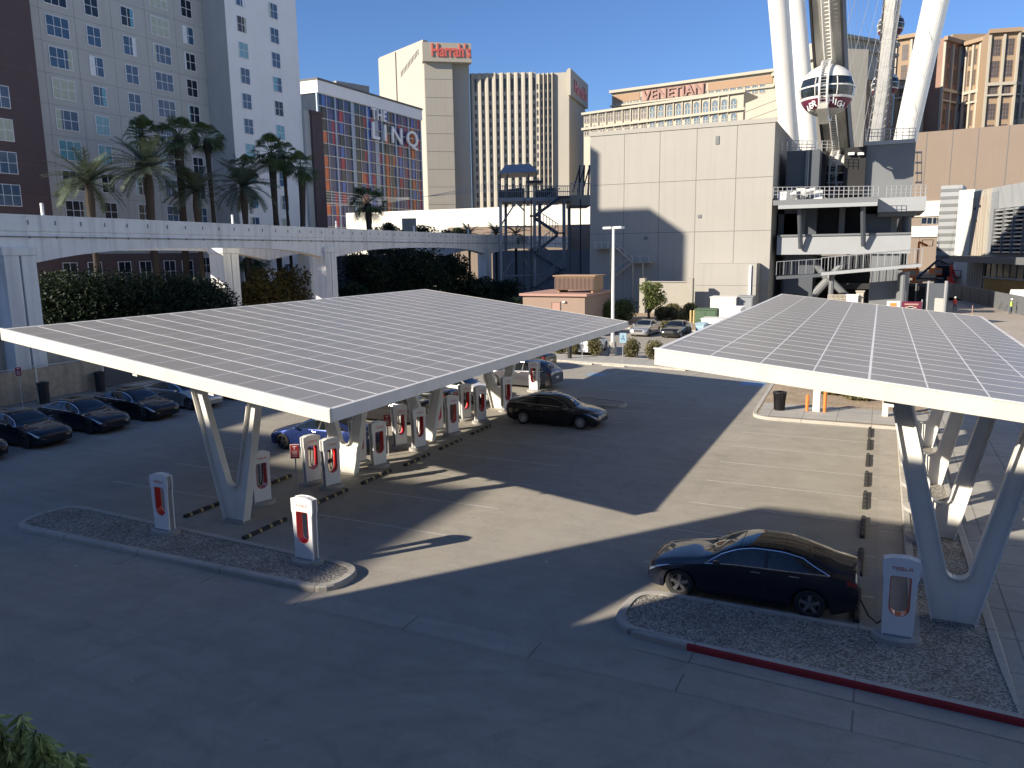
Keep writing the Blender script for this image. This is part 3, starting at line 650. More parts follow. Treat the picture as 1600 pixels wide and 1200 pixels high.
STY = {
 'fast': dict(L=4.69, wr=.335, fx=.845, rx=3.72,
  zt=[.50, .62, .72, .80, .885, .95, 1.03, 1.215, 1.36, 1.435, 1.44, 1.37, 1.265, 1.175, 1.125, 1.09, .93],
  zr=[.47, .57, .67, .76, .845, .905, .97, 1.15, 1.30, 1.375, 1.375, 1.29, 1.17, 1.085, 1.04, 1.01, .88],
  wr_=[.42, .55, .64, .68, .70, .70, .69, .65, .61, .585, .575, .575, .59, .61, .62, .60, .52],
  zb=[.42, .50, .59, .70, .795, .865, .91, .955, .98, .99, 1.0, 1.015, 1.03, 1.02, .99, .93, .82],
  wb=[.50, .66, .78, .86, .89, .895, .895, .895, .895, .895, .89, .885, .87, .845, .80, .74, .66],
  wm=[.54, .70, .82, .90, .925, .92, .92, .92, .92, .92, .92, .925, .92, .895, .85, .79, .72],
  dlo=(1.42, 4.08), cowl=1.30, rg=(3.15, 4.12), roof=True),
 'sedan': dict(L=4.9, wr=.34, fx=.9, rx=3.80,
  zt=[.55, .68, .80, .88, .95, 1.0, 1.06, 1.26, 1.40, 1.46, 1.455, 1.36, 1.20, 1.13, 1.12, 1.10, .95],
  zr=[.50, .62, .74, .83, .90, .95, 1.0, 1.20, 1.34, 1.40, 1.39, 1.28, 1.12, 1.06, 1.05, 1.02, .90],
  wr_=[.46, .6, .68, .72, .73, .72, .70, .66, .62, .60, .60, .61, .64, .67, .67, .64, .55],
  zb=[.46, .56, .68, .78, .86, .91, .94, .97, .985, .995, 1.0, 1.015, 1.03, 1.02, 1.0, .96, .84],
  wb=[.56, .72, .82, .87, .89, .895, .895, .895, .895, .895, .89, .885, .875, .86, .82, .77, .70],
  wm=[.60, .76, .86, .91, .925, .92, .92, .92, .92, .92, .92, .925, .92, .90, .86, .81, .74],
  dlo=(1.45, 3.85), cowl=1.32, rg=(3.15, 3.85), roof=False),
 'suv': dict(L=4.78, wr=.37, fx=.87, rx=3.78,
  zt=[.60, .78, .92, 1.0, 1.06, 1.12, 1.20, 1.42, 1.57, 1.64, 1.65, 1.62, 1.54, 1.42, 1.25, 1.12, .95],
  zr=[.55, .72, .86, .94, 1.0, 1.06, 1.13, 1.35, 1.51, 1.58, 1.585, 1.55, 1.46, 1.34, 1.18, 1.06, .90],
  wr_=[.48, .62, .70, .74, .75, .75, .73, .69, .65, .635, .63, .63, .62, .62, .64, .66, .60],
  zb=[.50, .64, .78, .88, .94, .98, 1.0, 1.02, 1.03, 1.04, 1.06, 1.08, 1.09, 1.08, 1.04, .98, .86],
  wb=[.58, .74, .84, .90, .92, .93, .93, .93, .93, .93, .93, .92, .91, .88, .84, .80, .74],
  wm=[.62, .78, .88, .94, .955, .95, .95, .95, .95, .95, .95, .955, .95, .93, .89, .84, .78],
  dlo=(1.46, 4.15), cowl=1.34, rg=(3.75, 4.50), roof=False)}
def make_car(style, pm, rim='alloy', label='', trim='chrome', fine=False, nsp=5, roofglass=None):
    S = STY[style]; L = S['L']; sc = L/4.69; wr = S['wr']; fx, rx = S['fx'], S['rx']; roofg = S['roof'] if roofglass is None else roofglass
    KK = [k*sc for k in KX]
    P = {k: (lambda x, kk=k: pch(KK, S[kk], x)) for k in ('zt', 'zr', 'wr_', 'zb', 'wb', 'wm')}
    def bot(x):
        b = .17+max(0, .18-x)*.55+max(0, x-(L-.45))*.32
        for c in (fx, rx):
            d = abs(x-c); r = wr+.045
            if d < r: b = max(b, wr+math.sqrt(r*r-d*d))
        return b
    def ringp(x):                            # half section, bottom centre to roof centre
        zb, wb, zr, w2, zt, wm = P['zb'](x), P['wb'](x), P['zr'](x), P['wr_'](x), P['zt'](x), P['wm'](x)
        b = bot(x); b = min(b, zb-.03); zm = max(b+(zb-b)*.30, min(.60, zb-.12)); zm = max(zm, b+.01)
        ws = wm-.045 if b < .35 else wm-.045*max(0, (zm-b)/.4)
        pts = [(0, b), (ws*.80, b), (ws-.01, b), (ws+.01, b+.02*(zm-b)/.3)]
        zs = b+(zm-b)*.55; pts.append((ws+(wm-ws)*.62, zs)); pts.append((wm, zm))
        pts.append((wm-.002-(wm-wb)*.25, zm+(zb-zm)*.45)); pts.append((wm-(wm-wb)*.62, zm+(zb-zm)*.80)); pts.append((wb, zb))
        nq = 4
        for k in range(1, nq+1):
            t = k/nq; bul = .018*math.sin(math.pi*t)*min(1, (zr-zb)/.2)
            pts.append((wb+(w2-wb)*t+bul, zb+(zr-zb)*t))
        for k in range(1, 6):
            t = k/5; a = t*math.pi/2; w = w2*math.cos(a); pts.append((w if k < 5 else 0, zr+(zt-zr)*math.sin(a)**.9))
        return pts
    BELT, RAIL = 8, 12
    xs = sorted(set([round(v, 4) for v in np.concatenate([np.linspace(0, .2, 7), np.arange(.2, L-.2, .05 if fine else .08), np.linspace(L-.2, L, 6)]).tolist()] +
        [round(c+wr*1.13*math.cos(math.pi*k/12), 4) for c in (fx, rx) for k in range(13)]))
    X = lambda x: L/2-x
    G = []
    for x in xs:
        r = ringp(x); G.append([(X(x), -p[0], p[1]) for p in r]+[(X(x), p[0], p[1]) for p in r[::-1][1:]])
    t = thing('parked_car', label, 'car')
    mb = MB(); mb.grid(G, pm, flip=False); mb.poly(G[0]); mb.poly(G[-1][::-1]); body = mb.build('body', pm, t, smooth=True, ang=28)
    def surf(x, i, s, off=.004):             # i is a fractional ring index
        r = ringp(x); k = int(min(math.floor(i), len(r)-2)); f = i-k; a, b = r[k], r[k+1]
        y = a[0]+(b[0]-a[0])*f; z = a[1]+(b[1]-a[1])*f
        d = Vector((b[0]-a[0], b[1]-a[1])); d = d.normalized() if d.length > 1e-6 else Vector((0, 1)); nrm = Vector((d.y, -d.x))
        return (X(x), s*(y+nrm.x*off), z+nrm.y*off)
    # underbody
    MB().box((X(.35), -.66, .2), (X(L-.35), .66, .5)).build('underbody', M['rubber'], t)
    # side glass
    d0, d1 = S['dlo']; d0 *= sc; d1 *= sc; mid = (d0+d1)/2+.02
    def up(x): e = min((x-d0)/(.30), (d1-x)/(.55 if style != 'suv' else .4)); return .12+.80*min(1, max(0, e))**.7
    for s in (-1, 1):
        for a, b in ((d0, mid-.035), (mid+.035, d1)):
            n = 14; G2 = []
            for k in range(n+1):
                x = a+(b-a)*k/n; G2.append([surf(x, BELT+.10+(up(x)*4-.10)*q/5, s, .006) for q in range(6)])
            mb = MB(); mb.grid(G2, M['glassi'] if fine else M['glass'], flip=(s < 0)); mb.build('side_window', M['glass'], t, smooth=True)
        pts = [surf(d0+(d1-d0)*k/24, BELT+.10, s, .009) for k in range(25)]; top = [surf(d1-(d1-d0)*k/24, BELT+.10+(up(d1-(d1-d0)*k/24)*4-.10), s, .009) for k in range(25)]
        MB().tube(pts+top+[pts[0]], .014 if fine else .015, n=5, cap=False).build('window_trim', M[trim], t, smooth=True)
        mb = MB(); mb.grid([[surf(mid-.035+.07*k/2, BELT+.1+(3.5)*q/5, s, .007) for q in range(6)] for k in range(3)], M['black'], flip=(s < 0)); mb.build('door_pillar', M['black'], t)
        # doors: seams and handles
        for xd in (d0-.02, mid, d1-.55):
            zz = 5
            pts = [surf(xd+(.10*(1-q/8) if xd > mid+.5 else 0), 4.2+(BELT-4.2)*q/8, s, .002) for q in range(9)]
            MB().tube(pts, .0045, n=4).build('door_seam', M['black'], t)
        for xd in (mid-.22, d1-.70):
            p = surf(xd, 6.9, s, .012); MB().box((p[0]-.11, p[1]-.008, p[2]-.012), (p[0]+.11, p[1]+.008, p[2]+.012)).build('door_handle', M[trim], t, bevel=.004)
        p = surf(d0+.28, BELT+.4, s, .0)
        mr = MB().lathe([(0, -.09), (.05, -.085), (.075, -.03), (.075, .05), (.06, .07), (0, .07)], n=12).build('mirror', pm, t, smooth=True)
        mr.rotation_euler = (0, R_(90), 0); mr.location = (p[0], p[1]+s*.12, p[2]+.04); mr.scale = (.85, 1.45, 1)
        MB().tube([(p[0], p[1], p[2]-.01), (p[0], p[1]+s*.10, p[2]+.01)], .018, n=5).build('mirror_stalk', M['black'], t)
        # headlights and tail lights
        mb = MB(); n = 10
        hx0, hx1 = .09, .62
        mb.grid([[surf(hx0+(hx1-hx0)*k/n, BELT-.10-1.6*(1-k/n)*(1-q/3) + .5*(q/3)*(1-k/n*.7), s, .006) for q in range(4)] for k in range(n+1)], M['lamp'], flip=(s < 0)); mb.build('headlight', M['lamp'], t, smooth=True)
        mb = MB(); mb.grid([[surf(L-.24+.21*k/n, BELT-1.3+1.15*q/3, s, .006) for q in range(4)] for k in range(n+1)], M['tail'], flip=(s < 0)); mb.build('tail_light', M['tail'], t, smooth=True)
    # windscreen, roof glass and rear glass as three parts laid on the cabin top
    cw = S['cowl']*sc
    def top(x0f, x1f, nm, m, wf=.93):
        n = 14; G3 = []
        for k in range(n+1):
            row = []
            for q in range(-8, 9):
                f = q/8*wf; a = math.acos(min(1, abs(f))); ii = RAIL+a/(math.pi/2)*5
                x = (x0f+(x1f-x0f)*k/n)
                if nm == 'windscreen': x = x0f+.16*f*f*(1-k/n)+(x1f-x0f)*k/n
                if nm == 'rear_window': x = x0f+(x1f-.10*f*f-x0f)*k/n
                row.append(surf(x, min(ii, len(ringp(x))-1.001), 1 if q >= 0 else -1, .012 if fine else .02))
            G3.append(row)
        mb = MB(); mb.grid(G3, m, flip=False); mb.build(nm, m, t, smooth=True)
    top(cw, cw+.86*sc, 'windscreen', M['glass'])
    r0, r1 = S['rg'][0]*sc, S['rg'][1]*sc
    if roofg: top(cw+.92*sc, r0-.04, 'roof_glass', M['glass'], .97)
    top(r0, r1, 'rear_window', M['glass'], .90 if not roofg else .95)
    # nose: lower intake and badge line, plates
    mb = MB(); mb.grid([[surf(.045+.0*k, 4.2+.9*q/2, s_, .01) for q in range(3)] for s_, k in ((-1, 0), (1, 1))], M['black']); mb.build('front_intake', M['black'], t)
    MB().box((X(L)-.012, -.17, .62), (X(L)+.01, .17, .74)).build('licence_plate', M['pale'], t)
    if style != 'fast':
        mb = MB(); zz = .50 if style == 'sedan' else .62
        mb.box((X(.02), -.42, zz), (X(-.012), .42, zz+.16)); mb.build('grille', M['black'], t)
        mb = MB().box((X(-.013), -.42, zz+.16), (X(-.02), .42, zz+.175)).box((X(-.013), -.42, zz), (X(-.02), .42, zz+.012)); mb.build('grille_trim', M['chrome'], t)
    for cx in (fx, rx):
        for s in (-1, 1):
            yo = (S['wm'][8]-.12)
            prof = [(wr*.66, -.10), (wr*.70, -.115), (wr*.90, -.115), (wr*.985, -.095), (wr, -.06), (wr, .06), (wr*.985, .095), (wr*.9, .115), (wr*.70, .115), (wr*.66, .10), (wr*.64, .02)]
            w = MB().lathe(prof, m=None, n=36, axis='y').build('wheel', M['tyre'], t, smooth=True); w.location = (X(cx), s*yo, wr)
            mb = MB(); rr = wr*.67; yy = s*.095
            mb.lathe([(rr, s*.10), (rr, s*.085), (rr-.018, s*.085), (rr-.022, 0)], n=36, axis='y')
            for k in range(nsp):
                a = 2*math.pi*k/nsp+.3; ca, sa = math.cos(a), math.sin(a); w0, w1 = (.030, .045) if nsp < 8 else (.016, .022)
                q = [(.03*ca-w0*sa, yy-.022*s, .03*sa+w0*ca), (rr*.97*ca-w1*sa, yy-.004*s, rr*.97*sa+w1*ca), (rr*.97*ca+w1*sa, yy-.004*s, rr*.97*sa-w1*ca), (.03*ca+w0*sa, yy-.022*s, .03*sa-w0*ca)]
                mb.slab(q if s > 0 else q[::-1], (0, -.03*s, 0))
            mb.lathe([(0, yy), (.045, yy-.004*s), (.055, yy-.03*s)], n=16, axis='y')
            rm = mb.build('rim', M[rim], w)
            MB().lathe([(0, s*.03), (.15, s*.03), (.155, s*.01), (0, s*.01)], n=24, axis='y').build('brake_disc', M['alloyd'], w)
            mb = MB().lathe([(rr*1.0, -s*.02), (0, -s*.03)], n=24, axis='y'); mb.build('wheel_back', M['black'], w)
    return t
near = make_car('fast', M['p_navy'], 'alloyn', 'black sedan with a dark glass roof charging in the nearest right hand bay', fine=True, nsp=5)
near.location = (-2.38, 18.18, 0); near.rotation_euler = (0, 0, math.pi)
pb = make_car('fast', M['p_black'], 'alloyd'); pb.location = (-34.2, 18.45, 0); pb['label'] = 'black car cut off by the left edge of the picture'; pb['group'] = 'cars parked along the fence'
G_ = 'cars parked along the fence'
pn = make_car('fast', M['p_navy'], 'alloyd', 'dark navy sedan, first whole car at the left end of the fence row'); pn.location = (-34.3, 21.35, 0); pn['group'] = G_
dup(pn, (-34.25, 24.3, 0), 0, 'dark navy sedan parked between the two black bins by the fence', G_)
dup(pb, (-34.3, 27.25, 0), 0, 'black sedan with chrome window trim parked left of the silver car', G_)
ps = make_car('fast', M['p_silver'], 'alloy', 'silver sedan parked behind the nearest V column of the left canopy'); ps.location = (-34.3, 30.2, 0); ps['group'] = G_
dup(pb, (-34.4, 33.2, 0), 0, 'dark car glimpsed between the arms of the nearest left V column', G_)
c = make_car('fast', M['p_blue'], 'alloyd', 'bright blue sedan plugged in at the left canopy'); c.location = (-20.9, 25.6, 0); c.rotation_euler = (0, 0, math.pi)
cs = make_car('sedan', M['p_black'], 'alloyb', 'dark sedan with silver wheels behind the blue car under the left canopy', nsp=10); cs.location = (-21.65, 31.35, 0); cs.rotation_euler = (0, 0, math.pi)
cr_ = make_car('sedan', M['p_dgreen'], 'alloyd', 'black car with red tail lights next to the white car', nsp=5); cr_.location = (-22.0, 34.3, 0); cr_.rotation_euler = (0, 0, math.pi)
c = make_car('fast', M['p_white'], 'alloyb', 'white sedan parked nose in under the left canopy', nsp=10, roofglass=True); c.location = (-20.9, 37.2, 0)
c = make_car('suv', M['p_grey'], 'alloyb', 'grey crossover behind the farthest charging post of the left canopy', nsp=10); c.location = (-19.45, 42.65, 0); c.rotation_euler = (0, 0, math.pi-.08)
c = make_car('fast', M['p_black'], 'alloyb', 'glossy black sedan pulling out from the right side of the left canopy', nsp=10, roofglass=True); c.location = (-13.55, 33.65, 0); c.rotation_euler = (0, 0, -.015)
c = make_car('suv', M['p_white'], 'alloy', 'white crossover seen from behind among the round shrubs', nsp=5); c.location = (-20.95, 58.9, 0); c.rotation_euler = (0, 0, R_(90))
c = make_car('sedan', M['p_silver'], 'alloyb', 'silver sedan facing the camera in the far drive'); c.location = (-20.2, 73.0, 0); c.rotation_euler = (0, 0, R_(-92))
c = make_car('sedan', M['p_dgreen'], 'alloyb', 'black sedan facing the camera right of the silver one'); c.location = (-17.15, 72.8, 0); c.rotation_euler = (0, 0, R_(-94))
dup(pb, (-24.3, 72.5, 0), R_(-92), 'black car half hidden by the far tip of the left canopy')
dup(cr_, (-22.6, 49.4, 0), R_(172), 'dark car behind the grey crossover at the edge of the left canopy')
dup(pb, (-62.5, 71.0, .1), R_(60), 'dark car behind the hedge beyond the second monorail column')
dup(ps, (-55.5, 86.0, .1), R_(75), 'pale car roof behind the bushes beyond the monorail')
# charging cable of the near car
tag(MB().tube([(-.02, 17.45, .62), (.18, 17.25, .33), (.35, 17.05, .28), (.6, 16.95, .6)], .018, n=6).build('charging_cable', M['rubber']), 'black charging cable between the near sedan and the big charging post', 'cable')
# the fence line at the left
x0, y0, y1 = -43.2, 20.0, 47.0
t = thing('fence', 'weathered tan board fence with a dark gate panel behind the parked cars', 'fence', (x0, y0, 0))
mb = MB()
segs = [(20, 32.2, 'b'), (32.2, 35.8, 'd'), (35.8, 36.8, 'b'), (36.8, 47, 'd')]
for a, b, k in segs:
    part(MB().box((x0-.04, a+.03, .1), (x0+.04, b-.03, 1.9)), 'board_panel' if k == 'b' else 'mesh_panel', M['fence'] if k == 'b' else M['st_dark'], t)
for yy in (20, 24, 28, 32.2, 35.8, 36.8, 41, 47): part(MB().box((x0-.07, yy-.06, 0), (x0+.07, yy+.06, 2.0)), 'post', M['rail'], t)
part(MB().tube([(x0, 20, 2.0), (x0, 47, 2.0)], .03, n=6), 'top_rail', M['rail'], t)
t = thing('retaining_wall', 'stained concrete wall behind the fence below the left canopy corner', 'wall', (-46.0, 24, 0))
part(MB().box((-46.6, 16, 0), (-46.2, 60, 3.4)), 'wall', M['dirtwall'], t); part(MB().box((-46.7, 16, 3.402), (-46.1, 60, 3.55)), 'coping', M['lowwall'], t)
for k, (px, py) in enumerate(((-42.2, 27.7), (-42.7, 31.6), (-42.9, 38.0))):
    t = thing('waste_bin', ('black bin by the fence behind the first navy car', 'black bin by the fence in front of the dark gate panel', 'black bin by the fence behind the silver car')[k], 'waste bin', (px, py, 0), group='black bins by the fence')
    MB().lathe([(0, 0), (.26, 0), (.30, 1.1)], n=16).build('body', M['black'], t); MB().lathe([(.32, 1.1), (.33, 1.18), (.15, 1.24), (0, 1.24)], n=16).build('lid', M['rubber'], t)

# ============================================================ BUILDINGS
class Fac:
    """a building seen from its front wall A -> B (left to right); local x along the wall, y into the building"""
    def __init__(s, name, label, cat, A, B, depth, z1, m, z0=0.0, group=None, wall=True):
        s.A = Vector((A[0], A[1])); d = Vector((B[0], B[1]))-s.A; s.L = d.length; s.e = d.normalized(); s.n = Vector((-s.e.y, s.e.x))
        s.o = thing(name, label, cat, (A[0], A[1], z0), math.atan2(s.e.y, s.e.x), group); s.z0 = z0
        if wall: MB().box((0, 0, 0), (s.L, depth, z1-z0)).build('wall', m, s.o)
    def sz(s, u, v):                          # picture point -> (along, height) on the front wall plane
        r = ray(u, v); den = r[0]*s.n.x+r[1]*s.n.y; t = (s.A.dot(s.n))/den; p = Vector((r[0]*t, r[1]*t)); return (p-s.A).dot(s.e), CH+r[2]*t-s.z0
    def box(s, name, m, s0, s1, za, zb, y0=-.06, y1=-.003, parent=None):
        return MB().box((s0, y0, za), (s1, y1, zb)).build(name, m, parent or s.o)
    def windows(s, lst, pane, frame=None, ncols=None, y=-.05, name='window', limit=95, fw=.06, curtains=False):
        lst = sorted(lst, key=lambda q: -q[2]*q[3]); cache = {}
        rest = MB()
        for i, q in enumerate(lst):
            c, z, w, h = q[:4]; pm = q[4] if len(q) > 4 else pane; nx, nz_ = (q[5] if len(q) > 5 else (1, 1))
            key = (round(w, 2), round(h, 2), pm.name, nx, nz_)
            if i < limit:
                if key not in cache:
                    a = MB().box((-w/2, y, -h/2), (w/2, -.002, h/2)).build(name, pm, s.o); ch = None
                    if frame:
                        mb = MB(); f = fw
                        mb.box((-w/2-f, y-.05, -h/2-f), (-w/2, .0, h/2+f)); mb.box((w/2, y-.05, -h/2-f), (w/2+f, .0, h/2+f)); mb.box((-w/2, y-.05, h/2), (w/2, .0, h/2+f)); mb.box((-w/2, y-.05, -h/2-f), (w/2, .0, -h/2))
                        for k in range(1, nx): mb.box((-w/2+w*k/nx-f*.4, y-.04, -h/2), (-w/2+w*k/nx+f*.4, y-.001, h/2))
                        for k in range(1, nz_): mb.box((-w/2, y-.045, -h/2+h*k/nz_-f*.4), (w/2, y-.001, -h/2+h*k/nz_+f*.4))
                        ch = mb.build('frame', frame, a)
                    cache[key] = (a.data, ch.data if ch else None); a.location = (c, 0, z)
                else:
                    a = bpy.data.objects.new(name, cache[key][0]); COL.objects.link(a); a.parent = s.o; a.location = (c, 0, z)
                    if cache[key][1]: b = bpy.data.objects.new('frame', cache[key][1]); COL.objects.link(b); b.parent = a
                if curtains and random.random() < .55 and pm.name in ('w_blue', 'w_dark'):
                    cw = w*random.uniform(.12, .45); sd = random.choice((-1, 1)); x0_ = (-w/2 if sd < 0 else w/2-cw)
                    MB().box((x0_, y-.012, -h/2), (x0_+cw, y-.002, h/2)).build('curtain', M[random.choice(['w_curtain', 'w_curtain', 'w_frame', 'w_teal'])], a)
            else: rest.box((c-w/2, y, z-h/2), (c+w/2, -.002, z+h/2), pm)
        if rest.v: tag(rest.build('small_windows', pane, s.o), kind='stuff')

# ---- left hotel (all its long walls are parallel to the lot)
HZ = 46.0
fl = 2.97
def wpick(dark=.12, cur=.2):
    r = random.random(); return M['w_curtain'] if r < cur*.5 else M['w_teal'] if r < cur else M['w_dark'] if r < cur+dark else M['w_blue']
h = Fac('hotel_wing', 'dark brown hotel wing at the left edge of the picture', 'building', (-74.6, 38.3), (-74.6, 52.0), 25, HZ, M['h_brown'], wall=False)
MB().box((0, 0, 0), (6.3, 25, 45.4)).box((6.3, 0, 0), (13.7, 25, 40.5)).build('wall', M['h_brown'], h.o)
W_ = []
for k in range(12):
    for c_ in (5.0, 9.4): W_.append((c_, 5.0+fl*k, 2.4, 1.9, wpick(.1, .3), (3, 2)))
h.windows([w for w in W_ if w[1] < 24 or w[1] > 45], M['w_blue'], M['w_frame'])
for k in range(1, 15): h.box('joint', M['seam'], 0, h.L, 2.0+fl*k, 2.03+fl*k, -.01) if 2+fl*k < 40 else None
h = Fac('hotel_tower', 'tall grey hotel facade with columns of square windows behind the palms', 'building', (-75.6, 52.01), (-75.6, 74.4), 26, 48.8, M['h_grey'])
y0 = 52.0; W_ = []
for cy, w, nx in ((55.3, 2.35, 3), (59.3, 1.5, 2), (63.6, 1.5, 2), (67.9, 2.35, 3), (71.9, 1.5, 2)):
    for k in range(13):
        z = 6.9+fl*k; pm = M['w_dark'] if (k < 4 and random.random() < .75) else (wpick(.05, .12) if cy < 71 else wpick(.75, .1)); W_.append((cy-y0, z, w, 1.85, pm, (nx, 2)))
h.windows(W_, M['w_blue'], M['w_frame'], fw=.07, curtains=True)
for k in range(1, 15): h.box('joint', M['seam'], 0, h.L, 8.25+fl*(k-2), 8.275+fl*(k-2), -.012)
for c_ in (1.5, 5.3, 9.6, 14.0, 18.1): h.box('joint', M['seam'], c_, c_+.02, 8.6, 48, -.012)
h2 = Fac('hotel_podium', 'dark brown hotel podium with tall windows under the monorail beam', 'building', (-74.9, 44), (-74.9, 71), 3, 8.4, M['h_brown'])
h2.windows([(c_, 5.2, 1.5, 4.6, M['w_dark'], (2, 4)) for c_ in (9.4, 12.2, 15.8, 18.5, 21.8, 24.4)], M['w_dark'], M['w_frame'])
h = Fac('hotel_tower', 'tall white hotel facade right of the grey one', 'building', (-72.0, 74.45), (-72.0, 87.2), 26, 48.4, M['h_white'])
W_ = []
for cy, w in ((77.0, 1.45), (82.7, 1.45)):
    for k in range(14): W_.append((cy-74.45, 5.9+fl*k, w, 1.75, wpick(.15, .35), (2, 2)))
h.windows(W_, M['w_blue'], M['w_frame'], curtains=True)
MB().box((-.02, -.0, 0), (0.0, 26, 48.4)).build('side_wall', M['h_grey'], h.o)
h = Fac('hotel_wing', 'narrow grey and brown end of the hotel left of the coloured tower', 'building', (-71.6, 87.25), (-71.6, 90.5), 20, 27.2, M['h_grey'])
MB().box((1.05, -.35, 0), (3.3, 20, 26.9)).build('brown_bay', M['h_brown'], h.o); MB().box((.95, -.45, 26.9), (3.4, 20, 27.3)).build('parapet', M['h_brown'], h.o)
MB().box((2.1, -.37, 0), (2.12, -.351, 26)).build('joint', M['seam'], h.o)

# ---- coloured hotel tower
A = atX(497, 200, -130)[:2]; B = atX(656, 200, -130)[:2]
h = Fac('coloured_tower', 'hotel tower with a grid of orange, blue and navy panels and white letters', 'building', A, B, 30, 38, M['h_white'], wall=False)
def zc(u, v): return h.sz(u, v)[1]
zt0, zt1 = zc(500, 148), zc(652, 186); zt = (zt0+zt1)/2; ztop = (zc(498, 126)+zc(655, 173))/2
MB().box((0, .02, 0), (h.L, 30, zt)).build('wall', M['w_dark'], h.o)
MB().box((-.4, -.8, zt), (h.L+.3, 30, ztop)).build('cornice', M['h_white'], h.o); MB().box((-.5, -1.0, ztop), (h.L+.4, 30, ztop+.5)).build('roof_edge', M['seam'], h.o)
nb, nr = 7, 16; bw = h.L/nb; rh = zt/nr
pat = [['l_teal', 'l_orange', 'l_navy'], ['l_violet', 'l_navy', 'l_red'], ['l_pale', 'l_teal', 'l_orange'], ['l_blue', 'l_pale', 'l_red'], ['l_teal', 'l_orange', 'l_teal'], ['l_navy', 'l_violet', 'l_red']]
for b in range(nb):
    mb = MB(); rs = random.Random(b*3+1)
    for r in range(nr):
        pt = list(pat[b % 6])
        if rs.random() < .62: pt = [p if p not in ('l_orange', 'l_red') else rs.choice(['l_navy', 'l_blue', 'l_teal']) for p in pt]
        pt = [pt[0], pt[1], pt[2], pt[1] if pt[1] in ('l_orange', 'l_red') and rs.random() < .35 else rs.choice(['l_red', 'l_navy', 'l_navy', 'l_teal'])] if b % 2 == 0 else [pt[0], pt[2], pt[1], rs.choice(['l_red', 'l_navy', 'l_teal', 'l_violet'])]
        ws = [0, .24, .46, .80, 1.0]
        for q in range(4): mb.box((b*bw+bw*ws[q], -.06-.1*(q == 1), r*rh+.12), (b*bw+bw*ws[q+1], .0, (r+1)*rh-.12), M[pt[q]])
    mb.build('window_bay', M['l_navy'], h.o)
for b in range(2*nb+1): h.box('mullion', M['l_pale'] if b % 2 == 0 else M['rail'], b*bw/2-(.30 if b % 2 == 0 else .08), b*bw/2+(.30 if b % 2 == 0 else .08), 0, zt, -.35, -.01)
for r in range(1, nr+1): h.box('floor_line', M['rail'], 0, h.L, r*rh-.1, r*rh+.1, -.40, -.02)
def wall_text(F, txt, u0, v0, u1, v1, m, hscale=None, bold=0.0, ext=.25, y=-.6, sx=None, size=None, cap=.70, space=1.0):
    """lettering standing on wall F between two picture points (left bottom .. right top)"""
    s0, z0_ = F.sz(u0, v0); s1, z1_ = F.sz(u1, v1); hgt = abs(z1_-z0_) if size is None else size
    o = text_mesh(txt, hgt/cap, ext, bold*hgt, m=m, space=space, name='lettering', parent=F.o)
    xs_ = [v.co.x for v in o.data.vertices]; wd = max(xs_)-min(xs_); k = (s1-s0)/wd; o.data.transform(Matrix.Scale(k, 4, (1, 0, 0)))
    ys_ = [v.co.y for v in o.data.vertices]; xs_ = [v.co.x for v in o.data.vertices]; o.data.transform(Matrix.Translation((-min(xs_), -min(ys_), 0)))
    o.rotation_euler = (R_(90), 0, 0); o.location = (s0, y, min(z0_, z1_)); return o
_, za = h.sz(579, 186); _, zb_ = h.sz(579, 169)
o = wall_text(h, 'THE', 578, 186, 600, 170, M['white'], bold=.025, space=1.15, size=zb_-za); o.location[2] = za
_, za = h.sz(579, 220); _, zb_ = h.sz(579, 192)
o = wall_text(h, 'LINQ', 579, 220, 649, 194, M['white'], bold=.02, size=(zb_-za)*.92, space=1.45); o.location[2] = za-.3
h3 = Fac('rooftop_block', 'white plant room on the roof of the coloured tower', 'rooftop block', atD(526, 140, 230)[:2], atD(577, 140, 238)[:2], 12, atD(526, 126, 230)[2], M['bigwall'], z0=ztop+.5)

# ---- cream casino tower with the red sign
def tall(name, label, u0, D0, u1, D1, vt, m, depth, cat='building', group=None, z0=0.0):
    A, B = atD(u0, 300, D0), atD(u1, 300, D1); z = (atD(u0, vt[0], D0)[2]+atD(u1, vt[1], D1)[2])/2
    return Fac(name, label, cat, A[:2], B[:2], depth, z, m, z0=z0, group=group), z
h, z = tall('cream_tower', 'tall cream tower side wall left of the red casino sign', 601, 332, 668, 306, (86, 66), M['har'], 2)
W_ = []
for k in range(13):
    s_, zz = h.sz(627+2.2*k, 116-2.9*k); W_.append((s_, zz, .5, 2.2))
for v in (120, 129, 138, 147): s_, zz = h.sz(616, v); W_.append((s_, zz, 1.6, 1.6))
h.windows(W_, M['harw'])
A2 = atD(601, 300, 332); h.box('stair_block', M['har'], 0, h.sz(623, 200)[0], 0, h.sz(610, 85)[1], -.5, -.01)
h, z = tall('cream_tower', 'cream tower front carrying the large red casino sign', 668.2, 306, 737, 309, (67, 74), M['har'], 7)
s0 = h.sz(708, 200)[0]; zs = h.sz(700, 98)[1]
MB().box((0, -2.2, 0), (s0, -.01, zs)).build('front_bay', M['har'], h.o)
MB().box((-.6, -3.6, zs), (h.L+.5, -.01, z-.0)).build('sign_box', M['ven'], h.o); MB().box((-.7, -3.7, zs-.5), (h.L+.6, -.01, zs-.02)).build('cornice', M['har'], h.o)
for k in range(1, 12): MB().box((0, -2.23, zs*k/12), (s0, -2.201, zs*k/12+.12)).build('joint', M['seam'], h.o)
dm('signpink', (0.62, 0.13, 0.10), .5, var=.1)
o = wall_text(h, "Harrah's", 673, 91, 733, 74, M['signpink'], bold=.03, y=-3.7, ext=.2, size=4.6, cap=.74); o.location[2] = zs+1.2
h, z = tall('cream_tower', 'scalloped cream tower with many columns of small windows', 737.5, 310.5, 838, 309.5, (114, 114), M['har'], 20)
